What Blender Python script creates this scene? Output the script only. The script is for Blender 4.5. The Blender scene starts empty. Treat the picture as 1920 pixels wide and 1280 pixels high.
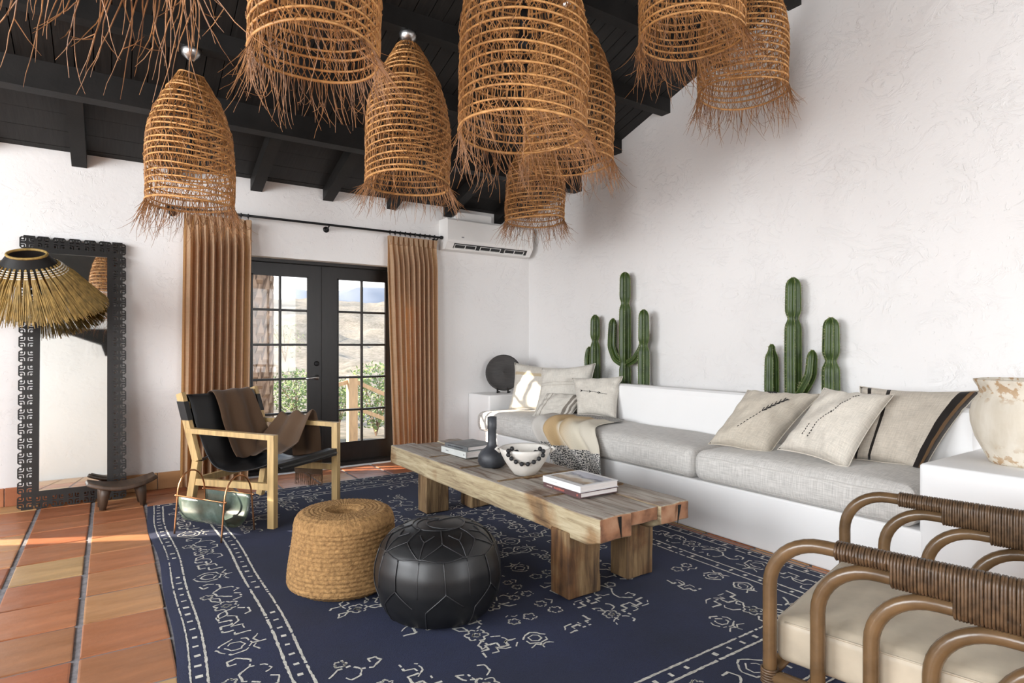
import bpy, bmesh, math, random
from mathutils import Vector, Matrix, noise as mnoise
from mathutils.bvhtree import BVHTree

scene = bpy.context.scene
COL = scene.collection
R = math.radians
PI = math.pi

# ------------------------------------------------------------------ camera, sky, sun, window light, exposure
F_PX, CX, HY, EYE = 1117.0, 960.0, 648.0, 1.22          # focal length in pixels, horizon row, eye height (1920x1280 frame)
YAW = R(33.95)
cam_data = bpy.data.cameras.new('camera')
cam_data.sensor_width = 36.0
cam_data.lens = F_PX / 1920.0 * 36.0
cam_data.shift_y = (HY - 640.0) / 1920.0
cam_data.clip_start = 0.05
cam_data.clip_end = 2000
cam = bpy.data.objects.new('camera', cam_data)
cam.location = (0, 0, EYE)
cam.rotation_euler = (R(90), 0, -YAW)
COL.objects.link(cam)
scene.camera = cam

vs = scene.view_settings
vs.view_transform = 'Standard'
vs.look = 'None'
vs.gamma = 1.0
vs.use_curve_mapping = False
vs.exposure = 0.2
scene.cycles.use_denoising = True
scene.cycles.max_bounces = 10
scene.cycles.diffuse_bounces = 6
scene.cycles.glossy_bounces = 4
scene.cycles.transmission_bounces = 6
scene.cycles.transparent_max_bounces = 8
scene.cycles.sample_clamp_indirect = 6.0
scene.cycles.caustics_reflective = False
scene.cycles.caustics_refractive = False

world = bpy.data.worlds.new('desert_sky')
scene.world = world
world.use_nodes = True
wn = world.node_tree.nodes
wl = world.node_tree.links
wn.clear()
w_out = wn.new('ShaderNodeOutputWorld')
w_bg = wn.new('ShaderNodeBackground')
w_tc = wn.new('ShaderNodeTexCoord')
w_sep = wn.new('ShaderNodeSeparateXYZ')
w_rmp = wn.new('ShaderNodeValToRGB')
w_rmp.color_ramp.elements[0].position = 0.0
w_rmp.color_ramp.elements[0].color = (1.0, 0.97, 0.93, 1)
w_rmp.color_ramp.elements[1].position = 0.6
w_rmp.color_ramp.elements[1].color = (0.62, 0.78, 1.0, 1)
wl.new(w_tc.outputs['Generated'], w_sep.inputs[0])
wl.new(w_sep.outputs['Z'], w_rmp.inputs[0])
wl.new(w_rmp.outputs[0], w_bg.inputs['Color'])
w_bg.inputs['Strength'].default_value = 2.3
wl.new(w_bg.outputs[0], w_out.inputs[0])

SUN_DIR = Vector((0.89, -0.45, -0.40)).normalized()      # low morning sun coming in through the door wall
sun_data = bpy.data.lights.new('sun', 'SUN')
sun_data.energy = 17.0
sun_data.angle = R(0.6)
sun_data.color = (1.0, 0.88, 0.72)
sun = bpy.data.objects.new('sun', sun_data)
sun.rotation_euler = SUN_DIR.to_track_quat('-Z', 'Y').to_euler()
sun.location = (-8, 12, 6)
COL.objects.link(sun)


def area(name, loc, direction, sx, sy, energy, color):
    d = bpy.data.lights.new(name, 'AREA')
    d.shape = 'RECTANGLE'
    d.size, d.size_y = sx, sy
    d.energy = energy
    d.color = color
    o = bpy.data.objects.new(name, d)
    o.location = loc
    o.rotation_euler = Vector(direction).to_track_quat('-Z', 'Y').to_euler()
    COL.objects.link(o)
    return o


# daylight fill in the unseen left wall openings, plus an added back wall lamp
area('window_fill', (-4.14, 2.9, 2.0), (1, 0, 0), 3.2, 2.2, 350.0, (0.94, 0.97, 1.0))
area('window_fill', (-4.14, -1.2, 2.1), (1, 0, 0), 2.8, 2.4, 320.0, (0.94, 0.97, 1.0))
area('window_fill', (2.9, -3.64, 1.6), (0, 1, 0), 2.2, 2.2, 130.0, (0.95, 0.97, 1.0))  # unseen fill lamp, added to brighten the door wall
p_data = bpy.data.lights.new('door_portal', 'AREA')
p_data.shape = 'RECTANGLE'
p_data.size, p_data.size_y = 1.7, 2.1
p_data.cycles.is_portal = True
portal = bpy.data.objects.new('door_portal', p_data)
portal.location = (1.785, 6.3, 1.05)
portal.rotation_euler = Vector((0, -1, 0)).to_track_quat('-Z', 'Y').to_euler()
COL.objects.link(portal)

# ------------------------------------------------------------------ room measures
XR, YD, XL, YB = 4.22, 5.9, -4.0, -3.5       # right wall, door wall, left wall, back wall
SLOPE, WALLH = 0.318, 2.76


def ceil_z(y):
    return WALLH + SLOPE * (YD - y) if y > -0.5 else WALLH + SLOPE * (YD + 0.5) - SLOPE * (-0.5 - y)


def pix(x, y, X=None, Y=None, Z=None):
    """point seen at photo pixel (x, y) on the plane X=.., Y=.. or Z=.."""
    r, u = (x - CX) / F_PX, (HY - y) / F_PX
    d = Vector((math.sin(YAW) + math.cos(YAW) * r, math.cos(YAW) - math.sin(YAW) * r, u))
    if X is not None:
        t = X / d.x
    elif Y is not None:
        t = Y / d.y
    else:
        t = (Z - EYE) / d.z
    return Vector((0, 0, EYE)) + d * t


# ------------------------------------------------------------------ materials
def _new(name):
    m = bpy.data.materials.new(name)
    m.use_nodes = True
    nt = m.node_tree
    return m, nt, nt.nodes['Principled BSDF']


def _coord(nt, scale=(1, 1, 1), kind='Object'):
    tc = nt.nodes.new('ShaderNodeTexCoord')
    mp = nt.nodes.new('ShaderNodeMapping')
    mp.inputs['Scale'].default_value = scale
    nt.links.new(tc.outputs[kind], mp.inputs[0])
    return mp.outputs[0]


def _noise(nt, vec, scale, detail=4, rough=0.55, dist=0.0):
    n = nt.nodes.new('ShaderNodeTexNoise')
    n.inputs['Scale'].default_value = scale
    n.inputs['Detail'].default_value = detail
    n.inputs['Roughness'].default_value = rough
    n.inputs['Distortion'].default_value = dist
    nt.links.new(vec, n.inputs['Vector'])
    return n.outputs['Fac']


def _ramp(nt, fac, stops, interp='LINEAR'):
    r = nt.nodes.new('ShaderNodeValToRGB')
    r.color_ramp.interpolation = interp
    els = r.color_ramp.elements
    while len(els) < len(stops):
        els.new(0.5)
    for e, (p, c) in zip(els, stops):
        e.position = p
        e.color = tuple(c) + (1,) if len(c) == 3 else c
    nt.links.new(fac, r.inputs[0])
    return r.outputs[0]


def _mix(nt, fac, a, b, mode='MIX'):
    m = nt.nodes.new('ShaderNodeMix')
    m.data_type = 'RGBA'
    m.blend_type = mode
    for sock, v in ((m.inputs[0], fac), (m.inputs[6], a), (m.inputs[7], b)):
        if hasattr(v, 'links') or isinstance(v, bpy.types.NodeSocket):
            nt.links.new(v, sock)
        elif isinstance(v, (int, float)):
            sock.default_value = v
        else:
            sock.default_value = tuple(v) + (1,) if len(v) == 3 else v
    return m.outputs[2]


def _math(nt, op, a, b=None):
    m = nt.nodes.new('ShaderNodeMath')
    m.operation = op
    for s, v in ((m.inputs[0], a), (m.inputs[1], b)):
        if v is None:
            continue
        if isinstance(v, bpy.types.NodeSocket):
            nt.links.new(v, s)
        else:
            s.default_value = v
    return m.outputs[0]


def _bump(nt, bsdf, height, strength, dist=0.01, prev=None):
    b = nt.nodes.new('ShaderNodeBump')
    b.inputs['Strength'].default_value = strength
    b.inputs['Distance'].default_value = dist
    nt.links.new(height, b.inputs['Height'])
    if prev is not None:
        nt.links.new(prev, b.inputs['Normal'])
    nt.links.new(b.outputs[0], bsdf.inputs['Normal'])
    return b.outputs[0]


def mat(name, color, rough=0.6, var=0.12, scale=8.0, stretch=(1, 1, 1), bump=0.0, bscale=None, bdist=0.005, metallic=0.0, sheen=0.0,
        dark=None, spec=0.5, detail=4):
    m, nt, b = _new(name)
    vec = _coord(nt, stretch)
    f = _noise(nt, vec, scale, detail)
    lo = dark if dark else tuple(c * (1 - var) for c in color)
    hi = tuple(min(1, c * (1 + var)) for c in color)
    nt.links.new(_ramp(nt, f, [(0.3, lo), (0.7, hi)]), b.inputs['Base Color'])
    b.inputs['Roughness'].default_value = rough
    b.inputs['Metallic'].default_value = metallic
    b.inputs['Specular IOR Level'].default_value = spec
    if sheen:
        b.inputs['Sheen Weight'].default_value = sheen
    if bump:
        _bump(nt, b, _noise(nt, vec, bscale or scale * 3, 5), bump, bdist)
    return m


def plaster(name, color, amount=1.0):
    m, nt, b = _new(name)
    vec = _coord(nt)
    big = _noise(nt, vec, 0.9, 3)
    nt.links.new(_ramp(nt, big, [(0.3, tuple(c * 0.95 for c in color)), (0.7, color)]), b.inputs['Base Color'])
    b.inputs['Roughness'].default_value = 0.85
    b.inputs['Specular IOR Level'].default_value = 0.25
    vec2 = _coord(nt, (1, 1, 1.6))
    rid = _noise(nt, vec2, 3.2, 6, 0.6, 2.2)                       # trowel ridges
    rid = _ramp(nt, rid, [(0.44, (0, 0, 0)), (0.50, (1, 1, 1)), (0.515, (0.45, 0.45, 0.45)), (0.64, (0.6, 0.6, 0.6))])
    patch = _ramp(nt, _noise(nt, vec, 2.6, 3), [(0.46, (0, 0, 0)), (0.60, (1, 1, 1))])
    rid = _math(nt, 'MULTIPLY', rid, patch)
    n1 = _bump(nt, b, rid, 0.30 * amount, 0.02)
    fine = _noise(nt, vec, 26, 5, 0.65, 0.6)
    n2 = _bump(nt, b, fine, 0.13 * amount, 0.012, n1)
    nick = _ramp(nt, _noise(nt, _coord(nt, (1, 1, 0.5)), 17, 3, 0.5, 3.0), [(0.66, (1, 1, 1)), (0.70, (0, 0, 0))])
    _bump(nt, b, nick, 0.35 * amount, 0.012, n2)
    return m


def cloth(name, color, sx=220.0, var=0.10, rough=0.9, bump=0.35, kind='UV', dark=None):
    """woven cloth: fine threads across both directions with slubs"""
    m, nt, b = _new(name)
    v1 = _coord(nt, (1, 14, 1), kind)
    v2 = _coord(nt, (14, 1, 1), kind)
    f = _math(nt, 'MULTIPLY', _math(nt, 'ADD', _noise(nt, v1, sx / 14, 3), _noise(nt, v2, sx / 14, 3)), 0.5)
    lo = dark if dark else tuple(c * (1 - var * 2) for c in color)
    col = _ramp(nt, f, [(0.36, lo), (0.62, color)])
    nt.links.new(col, b.inputs['Base Color'])
    b.inputs['Roughness'].default_value = rough
    b.inputs['Sheen Weight'].default_value = 0.15
    b.inputs['Specular IOR Level'].default_value = 0.2
    _bump(nt, b, f, bump, 0.003)
    m['color_out'] = 0
    return m


def uv_bands(m, axis, stops, wobble=0.012):
    """lay woven bands over a cloth material along one axis of the UV map: stops = [(pos, colour or None)] with constant steps"""
    nt = m.node_tree
    b = nt.nodes['Principled BSDF']
    old = b.inputs['Base Color'].links[0].from_socket
    tc = nt.nodes.new('ShaderNodeTexCoord')
    sp = nt.nodes.new('ShaderNodeSeparateXYZ')
    nt.links.new(tc.outputs['UV'], sp.inputs[0])
    w = _math(nt, 'MULTIPLY', _math(nt, 'SUBTRACT', _noise(nt, _coord(nt, (1, 1, 1), 'UV'), 9, 4), 0.5), wobble * 2)
    pos = _math(nt, 'ADD', sp.outputs[axis], w)
    mask = _ramp(nt, pos, [(p, (0, 0, 0) if c is None else (1, 1, 1)) for p, c in stops], 'CONSTANT')
    colr = _ramp(nt, pos, [(p, (0, 0, 0) if c is None else c) for p, c in stops], 'CONSTANT')
    nt.links.new(_mix(nt, mask, old, colr), b.inputs['Base Color'])
    return m


MT = {}
MT['wall'] = plaster('white_plaster', (0.80, 0.785, 0.775))
MT['bench'] = plaster('smooth_plaster', (0.87, 0.865, 0.86), 0.10)
MT['grout'] = mat('grey_grout', (0.235, 0.225, 0.235), 0.9, 0.3, 30, bump=0.4)
MT['black_wood'] = mat('black_stained_wood', (0.0075, 0.0066, 0.006), 0.6, 0.45, 5, (1, 1, 1), 0.25, 40, 0.004, spec=0.3)
MT['black_board'] = mat('black_stained_board', (0.0115, 0.0105, 0.0098), 0.55, 0.4, 6, (12, 0.6, 1), 0.25, 16, 0.003, spec=0.3)
MT['door_black'] = mat('dark_brown_paint', (0.011, 0.0088, 0.0078), 0.35, 0.2, 6, (6, 1, 1), 0.05, spec=0.35)
MT['iron'] = mat('black_iron', (0.012, 0.012, 0.013), 0.45, 0.3, 20, metallic=0.6)
MT['rattan'] = mat('honey_rattan', (0.36, 0.17, 0.055), 0.55, 0.35, 14, bump=0.2, bscale=120, dark=(0.19, 0.08, 0.022))
MT['rattan_pale'] = mat('pale_rattan', (0.54, 0.285, 0.10), 0.5, 0.3, 20, bump=0.2, bscale=140, dark=(0.33, 0.155, 0.048))
MT['twig'] = mat('brown_twig', (0.27, 0.12, 0.038), 0.6, 0.4, 18, dark=(0.11, 0.045, 0.016))
MT['curtain'] = cloth('tan_linen', (0.56, 0.405, 0.265), 160, 0.10, kind='UV')
def translucent(m, color, fac):
    nt = m.node_tree
    out, b = nt.nodes['Material Output'], nt.nodes['Principled BSDF']
    tl = nt.nodes.new('ShaderNodeBsdfTranslucent')
    tl.inputs['Color'].default_value = tuple(color) + (1,)
    mx = nt.nodes.new('ShaderNodeMixShader')
    mx.inputs[0].default_value = fac
    nt.links.new(b.outputs[0], mx.inputs[1])
    nt.links.new(tl.outputs[0], mx.inputs[2])
    nt.links.new(mx.outputs[0], out.inputs[0])


translucent(MT['curtain'], (0.78, 0.44, 0.17), 0.36)
MT['linen'] = cloth('oatmeal_linen', (0.68, 0.655, 0.62), 170, 0.17)
MT['steel'] = mat('brushed_steel', (0.55, 0.55, 0.55), 0.3, 0.1, 30, metallic=1.0)
MT['brass'] = mat('copper_rod', (0.55, 0.27, 0.13), 0.3, 0.15, 30, metallic=1.0)
MT['ac_white'] = mat('white_plastic', (0.80, 0.79, 0.77), 0.4, 0.02, 4)
MT['ac_dark'] = mat('dark_vent', (0.02, 0.02, 0.02), 0.6, 0.2, 8)
MT['oak'] = mat('pale_oak', (0.50, 0.345, 0.155), 0.42, 0.25, 5, (8, 8, 0.7), 0.15, 30, 0.002)
MT['leather'] = mat('black_leather', (0.008, 0.0083, 0.0092), 0.40, 0.25, 10, bump=0.18, bscale=160, bdist=0.001)
MT['leather_edge'] = mat('black_piping', (0.02, 0.02, 0.022), 0.35, 0.25, 60)
MT['jute'] = mat('braided_jute', (0.34, 0.195, 0.075), 0.9, 0.35, 60, bump=0.9, bscale=150, bdist=0.006, dark=(0.20, 0.105, 0.036))
MT['throw_brown'] = cloth('brown_wool', (0.125, 0.075, 0.045), 500, 0.12, 0.95, 0.2)
MT['cactus'] = mat('cactus_green', (0.036, 0.064, 0.010), 0.42, 0.35, 9, bump=0.15, bscale=60, dark=(0.012, 0.026, 0.005))
MT['cactus_rib'] = mat('cactus_rib_edge', (0.10, 0.14, 0.035), 0.6, 0.3, 40)
MT['spine'] = mat('cactus_spine', (0.50, 0.42, 0.28), 0.6, 0.2, 30)
MT['soil'] = mat('planter_gravel', (0.22, 0.17, 0.12), 0.95, 0.5, 60, bump=0.8)
MT['slate'] = mat('charcoal_clay', (0.035, 0.038, 0.045), 0.5, 0.35, 12, bump=0.2, bscale=50)
MT['bowl'] = mat('white_resin', (0.66, 0.63, 0.58), 0.4, 0.12, 6, bump=0.1)
MT['bead'] = mat('black_bead', (0.010, 0.010, 0.012), 0.55, 0.4, 80, bump=0.5, bscale=160)
MT['dark_wood'] = mat('dark_carved_wood', (0.075, 0.045, 0.028), 0.5, 0.4, 6, (6, 1, 1), 0.2, 40)
MT['disc_wood'] = mat('blackened_wood', (0.022, 0.018, 0.016), 0.6, 0.4, 10, (1, 6, 1), 0.3, 40)
MT['filigree'] = mat('black_lacquer', (0.010, 0.009, 0.0085), 0.35, 0.3, 20)
MT['cane'] = mat('varnished_cane', (0.135, 0.080, 0.038), 0.25, 0.3, 9, (1, 1, 1), 0.06, 40, dark=(0.080, 0.047, 0.022))
MT['wrap'] = mat('brown_cane_wrap', (0.10, 0.058, 0.030), 0.42, 0.35, 50, dark=(0.045, 0.026, 0.014))
MT['cream_leather'] = mat('cream_leather', (0.46, 0.395, 0.30), 0.5, 0.20, 5, bump=0.15, bscale=30)
MT['grass'] = mat('broom_grass', (0.29, 0.185, 0.05), 0.65, 0.45, 40, (1, 1, 0.3), dark=(0.15, 0.10, 0.025))
MT['paper'] = mat('book_paper', (0.66, 0.62, 0.60), 0.8, 0.12, 3, (1, 1, 200))
MT['white_cover'] = mat('white_book_cover', (0.72, 0.72, 0.73), 0.35, 0.03, 5)
MT['maroon_cover'] = mat('maroon_book_cover', (0.105, 0.055, 0.058), 0.45, 0.1, 10)
MT['grey_cover'] = mat('grey_book_cover', (0.13, 0.14, 0.145), 0.4, 0.4, 9)
MT['pale_cover'] = mat('pale_book_cover', (0.55, 0.57, 0.55), 0.5, 0.06, 10)
MT['red_ink'] = mat('red_ink', (0.42, 0.12, 0.09), 0.6, 0.1, 10)
MT['grey_ink'] = mat('grey_ink', (0.25, 0.25, 0.26), 0.6, 0.1, 10)
MT['tan_ink'] = mat('tan_ink', (0.50, 0.40, 0.36), 0.6, 0.1, 10)
MT['black_thread'] = mat('black_thread', (0.012, 0.011, 0.012), 0.8, 0.2, 40)
MT['rug_white'] = mat('ivory_yarn', (0.68, 0.66, 0.60), 0.95, 0.25, 60, bump=0.5)
MT['fringe_tan'] = mat('tan_fringe', (0.58, 0.46, 0.28), 0.9, 0.2, 30)
MT['jar'] = mat('bleached_clay', (0.66, 0.60, 0.49), 0.9, 0.10, 4, bump=0.35, bscale=40)


def special():
    # terracotta floor tile, colour by tile
    m, nt, b = _new('terracotta_tile')
    oi = nt.nodes.new('ShaderNodeObjectInfo')
    base = _ramp(nt, oi.outputs['Random'], [(0.0, (0.34, 0.110, 0.048)), (0.25, (0.49, 0.195, 0.088)), (0.5, (0.40, 0.135, 0.060)),
                                           (0.72, (0.53, 0.25, 0.115)), (0.9, (0.55, 0.345, 0.16)), (1.0, (0.32, 0.10, 0.046))])
    vec = _coord(nt, (0.5, 2.4, 1))
    n1 = _noise(nt, vec, 5, 5, 0.6, 0.8)
    col = _mix(nt, 0.5, base, _ramp(nt, n1, [(0.3, (0.55, 0.5, 0.45)), (0.55, (0.95, 0.95, 0.95)), (0.75, (1.25, 1.2, 1.1))]), 'MULTIPLY')
    nt.links.new(col, b.inputs['Base Color'])
    rg = _ramp(nt, _noise(nt, vec, 4, 4), [(0.3, (0.26, 0.26, 0.26)), (0.7, (0.48, 0.48, 0.48))])
    nt.links.new(rg, b.inputs['Roughness'])
    _bump(nt, b, _noise(nt, _coord(nt), 9, 6), 0.25, 0.01)
    MT['tile'] = m
    # far terracotta floor outside the laid pieces
    # old timber of the low table
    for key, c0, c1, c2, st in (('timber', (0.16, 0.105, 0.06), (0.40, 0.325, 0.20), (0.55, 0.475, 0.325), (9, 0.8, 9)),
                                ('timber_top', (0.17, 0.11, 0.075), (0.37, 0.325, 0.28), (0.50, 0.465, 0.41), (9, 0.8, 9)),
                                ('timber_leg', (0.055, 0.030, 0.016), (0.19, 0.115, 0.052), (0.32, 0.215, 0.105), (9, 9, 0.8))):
        m, nt, b = _new(key)
        vec = _coord(nt, st)
        n1 = _noise(nt, vec, 3.0, 8, 0.65, 0.7)
        col = _ramp(nt, n1, [(0.32, c0), (0.5, c1), (0.7, c2)])
        vo = nt.nodes.new('ShaderNodeTexNoise')
        vo.inputs['Scale'].default_value = 3.1
        vo.inputs['Detail'].default_value = 6
        nt.links.new(_coord(nt, (1, 1, 1)), vo.inputs['Vector'])
        knots = _ramp(nt, vo.outputs['Fac'], [(0.56, (1, 1, 1)), (0.66, (0.62, 0.42, 0.28)), (0.74, (0.18, 0.10, 0.06))])
        nt.links.new(_mix(nt, 0.85, col, knots, 'MULTIPLY'), b.inputs['Base Color'])
        b.inputs['Roughness'].default_value = 0.75
        _bump(nt, b, n1, 0.6, 0.012)
        MT[key] = m
    m, nt, b = _new('timber_end')
    wv = nt.nodes.new('ShaderNodeTexNoise')
    wv.inputs['Scale'].default_value = 11
    wv.inputs['Detail'].default_value = 6
    nt.links.new(_coord(nt, (1, 1, 1)), wv.inputs['Vector'])
    nt.links.new(_ramp(nt, wv.outputs['Fac'], [(0.3, (0.12, 0.055, 0.03)), (0.5, (0.33, 0.155, 0.08)), (0.7, (0.43, 0.24, 0.14))]), b.inputs['Base Color'])
    b.inputs['Roughness'].default_value = 0.8
    _bump(nt, b, wv.outputs['Fac'], 0.4, 0.01)
    MT['timber_end'] = m
    # indigo rug pile
    m, nt, b = _new('indigo_wool')
    vec = _coord(nt)
    n1 = _noise(nt, vec, 2.2, 4)
    fine = _noise(nt, _coord(nt, (1, 3, 1)), 150, 2)
    c = _mix(nt, 0.75, _ramp(nt, n1, [(0.3, (0.0055, 0.0085, 0.028)), (0.7, (0.010, 0.0155, 0.056))]),
             _ramp(nt, fine, [(0.3, (0.5, 0.5, 0.5)), (0.7, (1.4, 1.4, 1.4))]), 'MULTIPLY')
    nt.links.new(c, b.inputs['Base Color'])
    b.inputs['Roughness'].default_value = 0.85
    b.inputs['Sheen Weight'].default_value = 0.05
    b.inputs['Sheen Roughness'].default_value = 0.4
    b.inputs['Sheen Tint'].default_value = (0.55, 0.65, 1.0, 1)
    _bump(nt, b, fine, 0.7, 0.006)
    MT['rug'] = m
    # speckled throw: bands along V
    m, nt, b = _new('speckled_wool')
    uv = nt.nodes.new('ShaderNodeTexCoord')
    sp = nt.nodes.new('ShaderNodeSeparateXYZ')
    nt.links.new(uv.outputs['UV'], sp.inputs[0])
    spk = _ramp(nt, _noise(nt, _coord(nt, (1, 1.5, 1), 'UV'), 88, 1, 0.5), [(0.48, (0.035, 0.037, 0.042)), (0.52, (0.64, 0.62, 0.58))])
    wob = _math(nt, 'ADD', sp.outputs['Y'], _math(nt, 'MULTIPLY', _noise(nt, _coord(nt, (1, 1, 1), 'UV'), 40, 2), 0.015))
    band = _ramp(nt, wob, [(0.0, (0, 0, 0)), (0.22, (1, 1, 1)), (0.80, (0, 0, 0))], 'CONSTANT')
    warm = _ramp(nt, sp.outputs['X'], [(0.0, (0.60, 0.57, 0.53)), (0.24, (0.56, 0.53, 0.49)), (0.30, (0.50, 0.345, 0.18)), (0.45, (0.52, 0.37, 0.20)),
                                       (0.50, (0.66, 0.60, 0.49)), (0.60, (0.50, 0.36, 0.20)), (0.70, (0.68, 0.62, 0.50)), (1.0, (0.68, 0.63, 0.53))])
    nt.links.new(_mix(nt, band, spk, warm), b.inputs['Base Color'])
    b.inputs['Roughness'].default_value = 0.95
    _bump(nt, b, _noise(nt, _coord(nt, (1, 1, 1), 'UV'), 160, 2), 0.6, 0.004)
    MT['speckle'] = m
    # clear pane
    m, nt, b = _new('window_glass')
    nt.nodes.remove(b)
    out = nt.nodes['Material Output']
    tr = nt.nodes.new('ShaderNodeBsdfTransparent')
    gl = nt.nodes.new('ShaderNodeBsdfGlossy')
    gl.inputs['Roughness'].default_value = 0.02
    mx = nt.nodes.new('ShaderNodeMixShader')
    mx.inputs[0].default_value = 0.015
    nt.links.new(tr.outputs[0], mx.inputs[1])
    nt.links.new(gl.outputs[0], mx.inputs[2])
    nt.links.new(mx.outputs[0], out.inputs[0])
    MT['glass'] = m
    m, nt, b = _new('mirror_silver')
    b.inputs['Base Color'].default_value = (0.86, 0.88, 0.85, 1)
    b.inputs['Metallic'].default_value = 1.0
    b.inputs['Roughness'].default_value = 0.02
    MT['mirror'] = m
    # sea-green hide of the magazine rack
    m, nt, b = _new('green_hide')
    n1 = _noise(nt, _coord(nt), 7, 5)
    nt.links.new(_ramp(nt, n1, [(0.3, (0.035, 0.045, 0.032)), (0.55, (0.08, 0.11, 0.092)), (0.8, (0.20, 0.26, 0.24))]), b.inputs['Base Color'])
    b.inputs['Roughness'].default_value = 0.22
    MT['hide'] = m
    # photograph printed on the white book
    m, nt, b = _new('printed_cover')
    tc = nt.nodes.new('ShaderNodeTexCoord')
    sp = nt.nodes.new('ShaderNodeSeparateXYZ')
    nt.links.new(tc.outputs['UV'], sp.inputs[0])
    w = _math(nt, 'ADD', sp.outputs['X'], _math(nt, 'MULTIPLY', _noise(nt, _coord(nt, (1, 1, 1), 'UV'), 3.5, 4), 0.6))
    nt.links.new(_ramp(nt, w, [(0.25, (0.10, 0.06, 0.03)), (0.5, (0.32, 0.20, 0.09)), (0.72, (0.62, 0.58, 0.52)), (0.9, (0.12, 0.13, 0.19)),
                               (1.1, (0.45, 0.46, 0.55))]), b.inputs['Base Color'])
    b.inputs['Roughness'].default_value = 0.25
    MT['print'] = m
    # weathered jar
    m, nt, b = _new('bleached_clay_jar')
    vec = _coord(nt)
    base = _ramp(nt, _noise(nt, _coord(nt, (3, 3, 0.6)), 5, 4), [(0.3, (0.56, 0.50, 0.40)), (0.7, (0.70, 0.65, 0.56))])
    sp = nt.nodes.new('ShaderNodeSeparateXYZ')
    tc = nt.nodes.new('ShaderNodeTexCoord')
    nt.links.new(tc.outputs['Object'], sp.inputs[0])
    zone = _ramp(nt, _math(nt, 'DIVIDE', sp.outputs['Z'], 0.41), [(0.0, (1, 1, 1)), (0.14, (0.6, 0.6, 0.6)), (0.25, (0.05, 0.05, 0.05)), (0.70, (0.03, 0.03, 0.03)),
                                                               (0.80, (0.75, 0.75, 0.75)), (1.0, (1, 1, 1))])
    ch = _ramp(nt, _noise(nt, vec, 24, 5, 0.6), [(0.53, (0, 0, 0)), (0.58, (1, 1, 1))])
    msk = _math(nt, 'MULTIPLY', ch, zone)
    nt.links.new(_mix(nt, msk, base, (0.42, 0.27, 0.14)), b.inputs['Base Color'])
    b.inputs['Roughness'].default_value = 0.9
    _bump(nt, b, _noise(nt, vec, 30, 5), 0.35, 0.006)
    MT['jar'] = m
    # dry hillside
    m, nt, b = _new('dry_hillside')
    n1 = _noise(nt, _coord(nt), 0.55, 8, 0.7)
    n2 = _noise(nt, _coord(nt), 3.5, 6, 0.7)
    c = _mix(nt, 0.5, _ramp(nt, n1, [(0.3, (0.08, 0.065, 0.05)), (0.5, (0.19, 0.16, 0.125)), (0.7, (0.28, 0.235, 0.19))]),
             _ramp(nt, n2, [(0.35, (0.04, 0.05, 0.022)), (0.5, (0.18, 0.155, 0.12)), (0.65, (0.31, 0.265, 0.215))]))
    nt.links.new(c, b.inputs['Base Color'])
    b.inputs['Roughness'].default_value = 1.0
    MT['hill'] = m
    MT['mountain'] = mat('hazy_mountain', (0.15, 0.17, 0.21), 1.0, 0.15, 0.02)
    MT['leaf'] = mat('shrub_leaf', (0.16, 0.22, 0.06), 0.6, 0.5, 3)
    MT['palm_bark'] = mat('palm_bark', (0.27, 0.185, 0.13), 0.9, 0.4, 6, bump=0.6)
    MT['fence_wood'] = mat('pine_post', (0.50, 0.34, 0.20), 0.7, 0.15, 6, (6, 6, 1))


special()


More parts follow.
